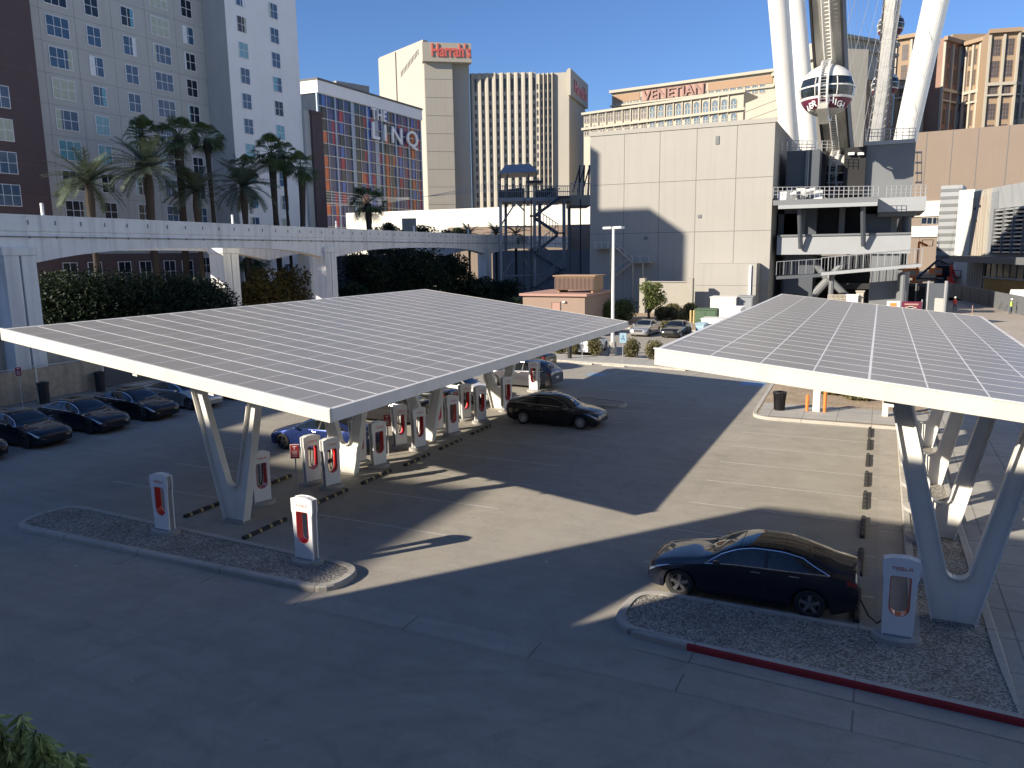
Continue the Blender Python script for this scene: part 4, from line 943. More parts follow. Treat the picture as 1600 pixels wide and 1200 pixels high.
nc = 9; cw_ = h.L/nc; W_ = []
for c_ in range(nc):
    mb = MB(); x0_ = c_*cw_; mb.prism([(x0_+.3, 0), (x0_+.7, -.6), (x0_+cw_*.55, -.8), (x0_+cw_*.62, 0)], 0, z); mb.build('scalloped_fin', M['har'], h.o)
    for r in range(21): W_.append((x0_+cw_*.80, 3.5+r*(z-6)/21, cw_*.26, 1.8))
    W_.append((x0_+cw_*.82, z-3.6, cw_*.32, 3.2))
h.windows(W_, M['harw'])
h, z = tall('cream_tower', 'sunlit cream tower wing with square windows beside the small pink sign', 838.5, 309.5, 889, 307, (116, 112), M['har'], 20)
nc = 4; cw_ = (h.L-6)/nc; W_ = []
for c_ in range(nc):
    mb = MB(); x0_ = c_*cw_; mb.prism([(x0_+cw_*.72, 0), (x0_+cw_*.78, -1.2), (x0_+cw_*.98, -1.5), (x0_+cw_, 0)], 0, z); mb.build('scalloped_fin', M['har'], h.o)
    for r in range(22): W_.append((x0_+cw_*.38, 3.5+r*(z-5)/22, cw_*.42, 2.0))
h.windows(W_, M['harw'])
h, z = tall('cream_tower', 'shaded end of the cream tower carrying the small pink sign', 889.5, 307, 914, 334, (113, 128), M['har'], 1)
MB().box((-2, -1.0, z-9.5), (h.L+1, -.01, z)).build('sign_box', M['har'], h.o)
o = wall_text(h, "Harrah's", 893, 139, 912, 128, M['signpink'], bold=.03, y=-1.2, ext=.1, size=4.4); o.location[2] = z-7.4

# ---- long low cream hall and tan wall behind the monorail
h = Fac('low_hall', 'long low sunlit cream wall behind the small trees', 'building', atD(541, 345, 190)[:2], atD(925, 345, 165)[:2], 20, atD(541, 333, 190)[2], M['cream'])
h = Fac('low_hall', 'tan rear wall below the cream hall beyond the viewing platform', 'building', atD(700, 360, 158)[:2], atD(925, 360, 150)[:2], 3, atD(800, 353, 154)[2], M['tanwall'])
h.box('band', M['shed'], 0, h.L, atD(800, 361, 154)[2], atD(800, 359, 154)[2])
h = Fac('service_building', 'low grey building with one dark window under the second monorail span', 'building', atD(500, 420, 118)[:2], atD(640, 420, 124)[:2], 8, atD(500, 400, 118)[2], M['st_mid'])
h.windows([(h.sz(553, 425)[0], h.sz(553, 425)[1], 2.6, 2.4, M['w_dark'], (2, 1))], M['w_dark'], M['seam']); h.box('roof_band', M['st_dark'], -.2, h.L, h.sz(560, 402)[1]-.9, h.sz(560, 402)[1]+.2, -.3)
h = Fac('service_building', 'blue grey metal wall behind the steel platform legs', 'building', atD(770, 420, 138)[:2], atD(925, 420, 132)[:2], 6, 8.2, M['steelb'])

# ---- arcaded hotel in the middle distance
def arch_win(F, c, z, w, h_, m, frame=None, nm='arched_window'):
    pts = [(-w/2, -h_/2), (w/2, -h_/2), (w/2, h_/2-w/2)]+[(w/2*math.cos(math.pi*k/6), h_/2-w/2+w/2*math.sin(math.pi*k/6)) for k in range(1, 6)]+[(-w/2, h_/2-w/2)]
    key = ('arch', round(w, 1), round(h_, 1), m.name)
    if key not in MATS:
        a = MB().slab([(p[0], -.06, p[1]) for p in pts], (0, .055, 0)).build(nm, m, F.o)
        mb = MB(); mb.box((-.12, -.12, -h_/2), (.12, -.061, h_/2-w/2)); mb.box((-w/2, -.12, -.2), (w/2, -.061, .0))
        for k in range(len(pts)): a_, b_ = pts[k], pts[(k+1) % len(pts)]; mb.tube([(a_[0], -.1, a_[1]), (b_[0], -.1, b_[1])], .14, n=4)
        f = mb.build('frame', M['ven'], a); MATS[key] = (a.data, f.data)
    else:
        a = bpy.data.objects.new(nm, MATS[key][0]); COL.objects.link(a); a.parent = F.o; f = bpy.data.objects.new('frame', MATS[key][1]); COL.objects.link(f); f.parent = a
    a.location = (c, 0, z)
h, z = tall('arcaded_hotel', 'cream hotel with two rows of arched windows above the big blank wall', 912, 300, 1157, 262, (171, 150), M['ven'], 12)
for va, vb, hh in ((184, 163.5, 3.9), (204.5, 184.5, 3.5)):
    for k in range(18):
        u = 917+12.2*k+.077*k*k
        v = va+(vb-va)*(u-917)/230; s_, zz = h.sz(u, v); arch_win(h, s_, zz, 1.9, hh, M['venw'] if u > 1010 else M['venwd'])
for va, vb in ((173, 149), (197, 176)):
    s_, z1_ = h.sz(917, va); s2_, z2_ = h.sz(1150, vb); zz = (z1_+z2_)/2; h.box('cornice', M['ven'], -.5, h.L+.8, zz-.5, zz+.3, -1.0)
for k in range(17): s_ = h.sz(923+12.2*k+.077*k*k, 180)[0]; h.box('pilaster', M['ven'], s_-.2, s_+.2, h.sz(1000, 195)[1], z-.5, -.5)
for k in range(0): h.box('pilaster', M['ven'], h.L*k/17-.25, h.L*k/17+.25, h.sz(1000, 200)[1], z-.5, -.5)
h, z = tall('arcaded_hotel', 'upper cream hotel wing with the brown hotel name above small arches', 955, 318, 1203, 284, (140, 112), M['ven'], 12)
for k in range(22):
    u = 963.3+10*k+.04*k*k
    s_, zz = h.sz(u, 161-(u-963)*.103); arch_win(h, s_, zz, 1.7, 3.1, M['venw'])
s_, z1_ = h.sz(960, 142); h.box('roof_cornice', M['ven'], -.6, h.L+.4, z-.8, z+.2, -1.3); h.box('frieze_panel', M['ventan'], .8, h.sz(1000, 150)[0], z-4.4, z-1.6, -.2)
h.box('frieze_panel', M['ventan'], h.sz(1106, 150)[0], h.L-.6, z-4.4, z-1.6, -.2); h.box('sign_panel', M['venrose'], h.sz(1003, 150)[0], h.sz(1102, 150)[0], z-5.0, z-1.2, -.25)
dm('signbrown', (0.22, 0.12, 0.10), .6, var=.1)
o = wall_text(h, 'VENETIAN', 1005, 147, 1101, 126, M['signbrown'], bold=.03, y=-.7, ext=.2, size=3.6); o.location[2] = z-5.2
h.box('cornice', M['ven'], -.4, h.L, z-5.9, z-5.3, -.8)
h, z = tall('arcaded_hotel', 'curving cream hotel wing rising behind the white wheel legs', 1203.5, 284, 1290, 250, (111, 80), M['ven'], 12)
for k in range(8):
    s_, zz = h.sz(1208+11*k, 134-4.0*k); arch_win(h, s_, zz, 2.0, 6.5, M['venwd'])
h.box('roof_cornice', M['ven'], -.4, h.L+.4, z-1, z+.2, -1.2)
h, z = tall('stone_block', 'stepped cream stone block above the right end of the big wall', 1160, 215, 1235, 190, (150, 143), M['ven'], 10)
for k in range(1, 4): h.box('course_line', M['har'], 0, h.L, z-k*2.2, z-k*2.2+.15, -.15)
h, z = tall('arcaded_hotel', 'grey cream pavilion with paired tall windows behind the wheel rim', 1300, 262, 1385, 275, (60, 64), M['ven'], 14)
h.box('cornice', M['ven'], -.5, h.L+.5, z-4.0, z-3.2, -1.0); h.box('roof_cornice', M['ven'], -.5, h.L+.5, z-.8, z+.2, -1.2); h.box('lower_cornice', M['ven'], -.5, h.L+.5, h.sz(1330, 122)[1], h.sz(1330, 118)[1], -1.0)
h.box('lower_wall', M['ventan'], .2, h.L-.2, 0, h.sz(1330, 124)[1], -.3)
for u in (1331, 1342, 1388): s_, zz = h.sz(u, 100); h.windows([(s_, zz, 1.1, 6.5, M['w_dark'], (1, 3))], M['w_dark'], M['white'])
for u in (1395, 1393): s_, zz = h.sz(u, 175 if u == 1393 else 150); h.windows([(s_, zz, 1.4, 9, M['w_teal'], (1, 3))], M['w_teal'], M['white'])
# ---- tan towers at the right
def pal(label, u0, D0, u1, D1, vt, m, cols, band=None, depth=14):
    h, z = tall('tan_tower', label, u0, D0+26, u1, D1+26, vt, m, depth, group='tan hotel towers at the right')
    W_ = []
    for (f, w, mm) in cols:
        for r in range(11):
            zz = z-5.5-r*6.9
            if zz < 22: break
            if w > .045: W_.append((f*h.L, zz, w*h.L, 5.2, M['venwd'], (3, 4)))
            else: W_.append((f*h.L, zz, w*h.L, 6.3, M['palr']))
    h.windows(W_, M['venwd'], M['pal'])
    for k in range(len(cols)+1):
        f = k/len(cols); h.box('pilaster', M['ven'], f*h.L-.35, f*h.L+.35, 20, z-1.5, -.8)
    h.box('roof_cornice', M['pal'], -.6, h.L+.6, z-1, z+.3, -1.4); h.box('belt_course', M['ven'], -.2, h.L+.2, z-17.8, z-16.8, -.9); h.box('belt_course', M['ven'], -.2, h.L+.2, z-21.2, z-20.6, -.85)
    return h
pal('tan tower wing with dark windows between the rim and the right white leg', 1386, 268, 1432, 262, (56, 54), M['pal'], [(.3, .2, 0), (.75, .2, 0)])
pal('reddish tan tower wing right of the right white leg', 1458, 262, 1494, 272, (66, 63), M['palr'], [(.2, .08, 0), (.5, .08, 0), (.8, .08, 0)])
pal('tan tower bay with many narrow shaded window strips', 1494.5, 266, 1526, 258, (66, 58), M['pal'], [(.14, .11, 0), (.42, .11, 0), (.75, .11, 0)])
pal('tallest tan tower bay with two columns of large gridded windows', 1526.5, 252, 1570, 250, (51, 43), M['pal'], [(.27, .27, 0), (.73, .27, 0)])
pal('tan tower bay at the right edge of the picture', 1570.5, 254, 1593, 252, (48, 45), M['ven'], [(.28, .16, 0), (.68, .16, 0)])
tall('tan_tower', 'plain orange tan wall at the far right edge', 1593.5, 284, 1640, 288, (44, 44), M['pal'], 10)
tall('tan_tower', 'low pitched tan roof block between two tan wings', 1470, 318, 1525, 318, (53, 53), M['pal'], 10)

# ============================================================ MONORAIL
def cf(Xc, D): return (_c*Xc-_s*D, _s*Xc+_c*D)      # camera-heading frame -> plan
def beam_track(label, pts, ztop, depth, wid, arch, grp='monorail beams', rails=True):
    root = thing('monorail_beam', label, 'monorail beam', (pts[0][0], pts[0][1], 0), group=grp)
    for si in range(len(pts)-1):
        a, b = Vector(pts[si]), Vector(pts[si+1]); d = b-a; L = d.length; e = d.normalized(); n_ = Vector((e.y, -e.x))
        N = 24; mb = MB(); hw = wid/2
        for k in range(N):
            for_ = []
            def sec(t):
                q = 2*t-1; dd = depth+arch*min(1, (abs(q)/.98))**3.2*1.0
                c_ = a+d*t; return c_, dd
            (c0, d0), (c1, d1) = sec(k/N), sec((k+1)/N)
            prof = lambda c, dd: [(c+n_*hw*1.02, ztop), (c+n_*hw*1.02, ztop-.12), (c+n_*hw, ztop-.14), (c+n_*hw, ztop-.95), (c+n_*hw*.88, ztop-1.0), (c+n_*hw*.88, ztop-1.12), (c+n_*hw, ztop-1.17), (c+n_*hw, ztop-dd), (c-n_*hw, ztop-dd), (c-n_*hw, ztop)]
            p0, p1 = prof(c0, d0), prof(c1, d1); m_ = len(p0)
            for j in range(m_):
                jj = (j+1) % m_; mb.poly([(p0[j][0].x, p0[j][0].y, p0[j][1]), (p0[jj][0].x, p0[jj][0].y, p0[jj][1]), (p1[jj][0].x, p1[jj][0].y, p1[jj][1]), (p1[j][0].x, p1[j][0].y, p1[j][1])])
        part(mb, 'beam_span', M['mono'], root)
        if rails:
            mb = MB(); ns = int(L/1.9)
            for k in range(ns):
                c_ = a+e*(1.0+k*1.9)+n_*(hw+.05); mb.box((c_.x-.02, c_.y-.02, ztop-.58), (c_.x+.02, c_.y+.02, ztop-.32), M['monod']); mb.box((c_.x-.035, c_.y-.035, ztop-1.38), (c_.x+.035, c_.y+.035, ztop-1.24), M['monod'])
            q0 = a+n_*(hw+.07); q1 = b+n_*(hw+.07); mb.tube([(q0.x, q0.y, ztop-1.3), (q1.x, q1.y, ztop-1.3)], .035, M['monod'], 5)
            part(mb, 'cable_clips', M['monod'], root)
            for k in range(0, int(L/9)+1, 2):
                c_ = a+e*(k*9+2.5); part(MB().box((c_.x-.07, c_.y-.07, ztop), (c_.x+.07, c_.y+.07, ztop+.75)), 'rail_post', M['mono'], root)
    return root
ZT = 10.62
P1, P3, P4 = cf(-29.3, 46.3), cf(-18.6, 79.0), cf(-3.95, 121.5)
PL = (Vector(P1)*2-Vector(P3)); PR = cf(15.6, 160)
front = [tuple(PL), P1, P3, P4, PR]
beam_track('near monorail beam crossing the picture above the parked cars', front, ZT, 1.95, .9, 1.05)
off = Vector((Vector(P3)-Vector(P1))).normalized(); off = Vector((-off.y, off.x))*7.5
sh = (Vector(P3)-Vector(P1))*.02
back = [tuple(Vector(p)+off+sh) for p in front]
beam_track('far monorail beam glimpsed beneath the near one', back, ZT-.1, 1.95, .9, 1.05, rails=False)
def column(c, e, label, w=2.1, t=1.5):
    root = thing('monorail_column', label, 'column', (c[0], c[1], 0), group='monorail columns')
    e = Vector(e).normalized(); n_ = Vector((-e.y, e.x)); c = Vector(c); hz = ZT-2.4
    def bx(a0, a1, b0, b1, z0, z1, nm, m):
        P = [c+e*a+n_*b for a, b in ((a0, b0), (a1, b0), (a1, b1), (a0, b1))]; part(MB().prism([(p.x, p.y) for p in P], z0, z1), nm, m, root, bevel=.04)
    bx(-w/2, -.06, -t/2, t/2, 0, hz, 'shaft', M['mono']); bx(.06, w/2, -t/2, t/2, 0, hz, 'shaft', M['mono']); bx(-.06, .06, -t/2+.12, t/2-.12, 0, hz, 'recess', M['monod'])
    bx(-w/2-.1, w/2+.1, -t/2-.05, t/2+.05, hz, hz+.5, 'capital', M['mono'])
e1 = Vector(P3)-Vector(P1)
column(P1, e1, 'nearest monorail column at the left edge of the picture'); column(P3, e1, 'monorail column left of the second arch with a dark cable slot'); column(P4, Vector(P4)-Vector(P3), 'far monorail column behind the peak of the left canopy')
column(tuple(Vector(P1)+off+sh+e1*.25*0), e1, 'monorail column behind the nearest one'); cb = atD(350, 400, 70); column(cb[:2], e1, 'back monorail column between the hedge and the small trees')
cp_ = atD(486, 440, 90); column(cp_[:2], e1, 'broad back monorail column just left of the second arch', 2.4, 1.6)

# ============================================================ STEEL VIEWING PLATFORM
D0 = 118.0
root = thing('viewing_platform', 'blue steel viewing platform with zigzag stairs and a small roof', 'platform', (*atD(850, 400, D0)[:2], 0))
def pb_(name, u0, v0, u1, v1, m, D=D0, t=.3, nm=None):
    a, b = atD(u0, v0, D), atD(u1, v1, D); part(MB().tube([a, b], t/2, n=4), name, m, root)
n_in = Vector(cf(0, 1))
def deck(name, u0, u1, v0, v1, m, D=D0, dep=8):
    a, b = atD(u0, v0, D), atD(u1, v0, D); z1 = a[2]; z0 = atD(u0, v1, D)[2]
    P = [(a[0], a[1]), (b[0], b[1]), (b[0]+n_in.x*dep, b[1]+n_in.y*dep), (a[0]+n_in.x*dep, a[1]+n_in.y*dep)]; part(MB().prism(P, z0, z1), name, m, root)
deck('deck', 778, 891, 309, 315, M['steelb']); deck('deck', 891, 925, 305, 321, M['ven'], D0+2, 9)
for u, t in ((782, .5), (835, .5), (881, .55)):
    pb_('column', u, 311, u+1, 470, M['steelb'], t=t); pb_('column', u+8, 311, u+9, 470, M['steelb'], D0+8, t)
for u in (819, 830, 907): pb_('strut', u, 311, u, 470, M['darksteel'], t=.22)
for a in ((784, 350, 806, 316), (806, 316, 820, 330), (784, 432, 803, 404), (818, 404, 834, 430), (786, 432, 830, 430), (838, 430, 880, 428), (784, 354, 830, 354), (840, 462, 862, 434), (862, 434, 882, 462), (786, 465, 806, 436), (806, 436, 826, 465)): pb_('brace', *a, M['steelb'], t=.22)
for a in ((875, 306, 836, 334), (836, 338, 872, 362), (872, 364, 836, 392), (838, 395, 878, 420), (876, 420, 836, 448)):
    A_, B_ = Vector(atD(a[0], a[1], D0-.8)), Vector(atD(a[2], a[3], D0-.8)); A2, B2 = A_+n_in.to_3d()*1.6, B_+n_in.to_3d()*1.6
    part(MB().slab([A_, B_, B2, A2], (0, 0, -.5)), 'stair_flight', M['darksteel'], root)
    mb = MB()
    for q in range(9): p = A_.lerp(B_, q/8); mb.tube([p, p+Vector((0, 0, 1.1))], .05, n=4)
    mb.tube([A_+Vector((0, 0, 1.1)), B_+Vector((0, 0, 1.1))], .06, n=4); part(mb, 'stair_railing', M['steelb'], root)
for u0, u1, v in ((870, 890, 306), (828, 842, 336), (866, 884, 363), (828, 842, 393), (866, 884, 420), (828, 842, 448)): deck('landing', u0, u1, v, v+2, M['darksteel'], D0-.8, 2.5)
mb = MB()
for q in range(38):
    u = 779+q*3.0; a = Vector(atD(u, 309, D0)); mb.tube([a, a+Vector((0, 0, 1.7))], .045, n=4)
for hz_ in (1.7, .9): mb.tube([Vector(atD(779, 309, D0))+Vector((0, 0, hz_)), Vector(atD(891, 309, D0))+Vector((0, 0, hz_))], .06, n=4)
part(mb, 'railing', M['steelb'], root)
mb = MB()
for q in range(14):
    u = 891+q*2.6; a = Vector(atD(u, 305, D0+2)); mb.tube([a, a+Vector((0, 0, 1.7))], .045, n=4)
mb.tube([Vector(atD(891, 305, D0+2))+Vector((0, 0, 1.7)), Vector(atD(925, 305, D0+2))+Vector((0, 0, 1.7))], .06, n=4); part(mb, 'railing', M['rail'], root)
for u in (782, 793, 826, 838): pb_('roof_post', u, 309, u, 272, M['darksteel'], t=.22)
a, b = Vector(atD(779, 271, D0-.6)), Vector(atD(841, 268, D0-.6)); c_, d_ = a+n_in.to_3d()*8, b+n_in.to_3d()*8; r0_, r1_ = Vector(atD(790, 262, D0+3.5)), Vector(atD(828, 260, D0+3.5)); r0_.z += .4; r1_.z += .4
mb = MB(); mb.poly([a, b, r1_, r0_]); mb.poly([b, d_, r1_]); mb.poly([d_, c_, r0_, r1_]); mb.poly([c_, a, r0_]); mb.poly([a, c_, d_, b]); part(mb, 'roof', M['steelb'], root)
deck('parasol', 822, 848, 282, 286, M['darksteel'], D0+1, 4)
for q, (u, v) in enumerate(((786, 300), (801, 298), (813, 300), (845, 296), (853, 299), (862, 298))):
    a = atD(u, 309, D0+1.5); part(MB().box((a[0]-.5, a[1]-.5, a[2]), (a[0]+.5, a[1]+.5, a[2]+1.1+.15*(q % 3))), 'equipment_box', M['darksteel'], root)
for u in (905, 912, 920):
    pb_('launch_mast', u-1, 305, u+1, 258, M['darksteel'], D0+3, .3); pb_('launch_mast', u-10, 300, u, 264, M['darksteel'], D0+3, .22)
# zip-line cables running left across the picture
mb = MB()
for k in range(5):
    a = Vector(atD(782, 296-k*3.5, D0+2)); b = Vector(atD(430, 288+k*7, 175)); pts = [a.lerp(b, t/10)-Vector((0, 0, 2.0*math.sin(math.pi*t/10))) for t in range(11)]; mb.tube(pts, .02, n=4, cap=False)
tag(mb.build('zip_line_cables', M['rail']), 'thin pale zip line cables running left from the steel platform', 'cables', kind='stuff')

# ============================================================ BIG BLANK WALL AND WHAT STANDS BEFORE IT
YW = 103.0
xa, xb = atY(922, 300, YW)[0], atY(1207, 300, YW)[0]; zt_ = (atY(922, 209, YW)[2]+atY(1207, 188, YW)[2])/2
h = Fac('blank_hall', 'big beige blank-walled hall in the middle with a stepped shadow on it', 'building', (xa, YW), (xb, YW), 34, zt_, M['bigwall'])
for u in (975, 1030, 1087, 1149): s_ = h.sz(u, 300)[0]; h.box('joint', M['seam'], s_-.03, s_+.03, 0, zt_-.1, -.012)
for v in (281, 362): z_ = atY(1100, v, YW)[2]; h.box('joint', M['seam'], 0, h.L, z_-.03, z_+.03, -.014)
h.box('parapet', M['bigwall'], -.15, h.L+.15, zt_-.3, zt_+.25, -.12)
for (u, v) in ((1121, 219), (1093, 338), (1009, 372)): s_, z_ = h.sz(u, v); h.box('wall_vent', M['st_mid'], s_-.22, s_+.22, z_-.5 if v < 300 else z_-.2, z_+.5 if v < 300 else z_+.2, -.1)
# lower annex with corner
xc0, xc1 = atY(1086, 450, 100)[0], atY(1181, 450, 100)[0]; z_ = atY(1130, 412, 100)[2]
h2 = Fac('annex', 'lower beige annex at the foot of the blank hall', 'building', (xc0, 100), (xc1, 100), 2.9, z_, M['bigwall'])
h2.box('joint', M['seam'], 0, h2.L, h2.sz(1130, 446)[1]-.02, h2.sz(1130, 446)[1]+.02, -.012); s_ = h2.sz(1172, 440)[0]; h2.box('downpipe', M['white'], s_-.12, s_+.12, 0, z_-.2, -.25)
# yard wall
for u0, u1, lb in ((1006, 1081, 'grey block yard wall with square posts in front of the blank hall'),):
    x0, x1 = atY(u0, 470, 97)[0], atY(u1, 470, 97)[0]; z_ = atY(1040, 441, 97)[2]; r = thing('yard_wall', lb, 'wall', (x0, 97, 0))
    part(MB().box((x0, 97, 0), (x1, 97.3, z_)), 'wall', M['lowwall'], r); part(MB().box((x0-.1, 96.85, z_), (x1+.1, 97.45, z_+.12)), 'coping', M['bigwall'], r)
    for u in (1004, 1078): xx = atY(u, 470, 96.9)[0]; part(MB().box((xx-.35, 96.6, 0), (xx+.35, 97.5, z_+.5)), 'post', M['lowwall'], r)
# stairs on the shaded wall
r = thing('outside_stairs', 'metal stairs and landing on the shaded part of the blank hall', 'stairs', (*atY(960, 400, 101)[:2], 0))
def sb2(name, u0, v0, u1, v1, m, Y, t): part(MB().tube([atY(u0, v0, Y), atY(u1, v1, Y)], t/2, n=4), name, m, r)
def dk(name, u0, u1, v, Y, dep, th, m, R0): a, b = atY(u0, v, Y), atY(u1, v, Y); part(MB().box((a[0], Y, a[2]-th), (b[0], Y+dep, a[2])), name, m, R0)
dk('landing', 928, 962, 387, 101.2, 1.7, .2, M['lowwall'], r); dk('landing', 986, 1016, 409, 101.2, 1.7, .2, M['lowwall'], r)
sb2('stringer', 962, 388, 986, 409, M['lowwall'], 101.2, .3); sb2('stringer', 960, 431, 988, 410, M['lowwall'], 101.0, .3); sb2('stringer', 960, 431, 988, 410, M['lowwall'], 102.2, .3)
for u, v in ((953, 388), (988, 410), (1004, 410)): sb2('column', u, v, u, 470, M['lowwall'], 101.3, .3)
for a in ((928, 379, 962, 379), (962, 379, 986, 400), (986, 400, 1016, 400), (960, 422, 986, 401)): sb2('handrail', *a, M['rail'], 101.1, .07)
for u, v in ((930, 387), (940, 387), (950, 387), (960, 387), (968, 394), (977, 401), (988, 409), (1000, 409), (1014, 409)): sb2('baluster', u, v, u, v-9, M['rail'], 101.1, .05)
# tan utility shed with a slatted screen on the roof
A_, B_ = g(846, 524), g(905, 532); 
h = Fac('utility_shed', 'pinkish tan utility shed with a flat roof behind the far bushes', 'shed', (-34.5, 76.0), (-27.5, 76.0), 8.5, atY(900, 463, 76)[2], M['shed'])
z_ = h.o.location.z; zz = atY(900, 463, 76)[2]; h.box('roof_slab', M['venrose'], -.3, 7.3, zz, zz+.25, -.3, 8.8)
h.windows([(3.8, zz-1.5, .9, 1.7, M['venrose'], (1, 1))], M['venrose'], M['shed'], name='door'); h.box('wall_lamp', M['pale'], 4.6, 4.9, zz-.65, zz-.5, -.25)
r = thing('roof_unit', 'brown slatted air conditioning unit on top of the tan shed', 'air conditioner', (-31.5, 79, zz+.25))
zu = atY(920, 432, 78)[2]
part(MB().box((-31.6, 78.0, zz+.55), (-27.2, 81.0, zu)), 'casing', M['ventan'], r); mb = MB()
for k in range(30): mb.box((-31.6+k*.148, 77.9, zz+.6), (-31.55+k*.148, 77.99, zu-.15))
part(mb, 'slats', M['shed'], r); part(MB().box((-31.8, 77.8, zu), (-27.0, 81.2, zu+.12)), 'cap', M['ventan'], r)
for xx in (-31.3, -27.5): part(MB().box((xx-.1, 78.2, zz+.25), (xx+.1, 80.8, zz+.55)), 'leg', M['ventan'], r)
# electrical cabinets, dumpster and trailer
def cab(name, label, cat, u0, u1, vt, Y, dep, m, mt=None, group=None, zb=0.13):
    a, b = atY(u0, vt, Y), atY(u1, vt, Y); r = thing(name, label, cat, (a[0], Y, 0), group=group)
    part(MB().box((a[0], Y, zb), (b[0], Y+dep, a[2])), 'body', m, r, bevel=.03); w = b[0]-a[0]
    part(MB().box((a[0]+w*.06, Y-.04, zb+.2), (a[0]+w*.48, Y-.005, a[2]-.2)), 'door', mt or m, r); part(MB().box((a[0]+w*.52, Y-.04, zb+.2), (a[0]+w*.94, Y-.005, a[2]-.2)), 'door', mt or m, r)
    part(MB().box((a[0]-.08, Y-.1, a[2]+.002), (b[0]+.08, Y+dep+.05, a[2]+.1)), 'lid', mt or m, r); return r
cab('transformer', 'large pale blue grey electrical cabinet against the annex', 'cabinet', 1110, 1150, 465, 92, 2.5, M['pale']); cab('transformer', 'second electrical cabinet right of the pale one in shade', 'cabinet', 1153, 1176, 464, 93, 2.5, M['steelb'])
cab('dumpster', 'dark green metal box left of the white trailer', 'dumpster', 1086, 1120, 484, 86, 2.2, M['green']); 
cab('cabinet_block', 'white trailer-like unit with slats beside the right canopy edge', 'trailer', 1124, 1157, 482, 80, 3.0, M['white'])
cab('cabinet_block', 'low white slatted rack in front of the white trailer unit', 'rack', 1096, 1140, 499, 76, 2.2, M['white'], M['pale'])
cab('cabinet_block', 'pale blue box at the left rim of the right canopy', 'cabinet', 1087, 1100, 507, 74, 1.6, M['ltblue'])
for k, u in enumerate((1079, 1084)):
    a = g(u, 507); o = thing('bollard', ('left' if k == 0 else 'right')+' yellow bollard beside the dark green box', 'bollard', (a[0], a[1], .12), group='yellow bollards by the green box'); MB().lathe([(.11, 0), (.11, 1.35), (.07, 1.42), (0, 1.43)], n=12).build('post', M['yellow'], o)

# ============================================================ WHEEL STATION (stands right of the blank hall)
YS = 106.0
st_ = thing('wheel_station', 'grey multi-level boarding station of the observation wheel', 'building', (*atY(1300, 400, YS)[:2], 0))
def sb3(name, u0, v0, u1, v1, m, Y=YS, dep=8.0, root=st_, bev=0, vm=None):
    """box whose front stands on the plane y = Y between two picture points"""
    um = (u0+u1)/2; a, b = atY(u0, (v0+v1)/2, Y), atY(u1, (v0+v1)/2, Y); z1, z0 = atY(um, v0, Y)[2], atY(um, v1, Y)[2]
    if v1 >= 999: z0 = 0
    return part(MB().box((a[0], Y, z0), (b[0], Y+dep, z1)), name, m, root, bevel=bev)
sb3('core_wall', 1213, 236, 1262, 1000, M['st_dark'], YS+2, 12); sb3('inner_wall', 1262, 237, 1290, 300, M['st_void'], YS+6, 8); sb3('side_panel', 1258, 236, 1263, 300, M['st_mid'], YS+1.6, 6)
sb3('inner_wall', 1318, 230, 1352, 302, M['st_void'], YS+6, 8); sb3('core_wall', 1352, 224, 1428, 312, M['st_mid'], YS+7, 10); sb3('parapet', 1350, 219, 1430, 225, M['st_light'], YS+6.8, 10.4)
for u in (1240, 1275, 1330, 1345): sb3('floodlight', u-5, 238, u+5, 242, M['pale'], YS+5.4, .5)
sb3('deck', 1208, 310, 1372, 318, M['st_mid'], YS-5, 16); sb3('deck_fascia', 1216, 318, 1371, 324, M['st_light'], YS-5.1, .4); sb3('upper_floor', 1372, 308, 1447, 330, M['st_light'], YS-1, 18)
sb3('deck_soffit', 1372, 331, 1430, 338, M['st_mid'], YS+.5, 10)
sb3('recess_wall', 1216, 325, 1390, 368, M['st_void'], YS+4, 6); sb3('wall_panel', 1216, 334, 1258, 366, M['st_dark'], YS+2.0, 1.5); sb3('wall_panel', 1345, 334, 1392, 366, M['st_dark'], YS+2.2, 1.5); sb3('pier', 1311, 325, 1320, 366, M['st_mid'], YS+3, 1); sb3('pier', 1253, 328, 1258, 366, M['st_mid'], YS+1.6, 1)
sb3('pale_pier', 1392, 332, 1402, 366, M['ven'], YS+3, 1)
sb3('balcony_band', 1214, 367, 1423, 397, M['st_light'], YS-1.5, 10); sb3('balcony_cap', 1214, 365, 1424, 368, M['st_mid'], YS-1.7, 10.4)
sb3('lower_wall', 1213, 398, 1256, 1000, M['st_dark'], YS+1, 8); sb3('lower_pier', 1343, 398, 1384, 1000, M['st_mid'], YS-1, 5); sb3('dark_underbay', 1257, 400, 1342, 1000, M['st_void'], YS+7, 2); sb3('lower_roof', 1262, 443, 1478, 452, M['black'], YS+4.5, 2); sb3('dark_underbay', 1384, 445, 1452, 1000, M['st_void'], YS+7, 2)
for a in ((1248, 300, 1251, 388), (1348, 312, 1349, 384)): part(MB().tube([atY(a[0], a[1], YS-4.5), atY(a[2], a[3], YS-2)], .28, n=8), 'strut', M['st_dark'], st_)
for a in ((1262, 398, 1296, 440), (1330, 398, 1260, 470), (1296, 436, 1330, 470), (1298, 434, 1264, 470)): part(MB().tube([atY(a[0], a[1], YS+1.5), atY(a[2], a[3], YS+1.5)], .42, n=8), 'brace', M['st_mid'], st_)
for u in (1412,): part(MB().tube([atY(u, 425, YS-2), (atY(u, 425, YS-2)[0], YS-2, 0)], .65, n=16), 'round_column', M['st_mid'], st_, smooth=True)
part(MB().tube([atY(1417, 330, YS+2), atY(1417, 372, YS+2)], .5, n=10), 'round_column', M['st_dark'], st_)
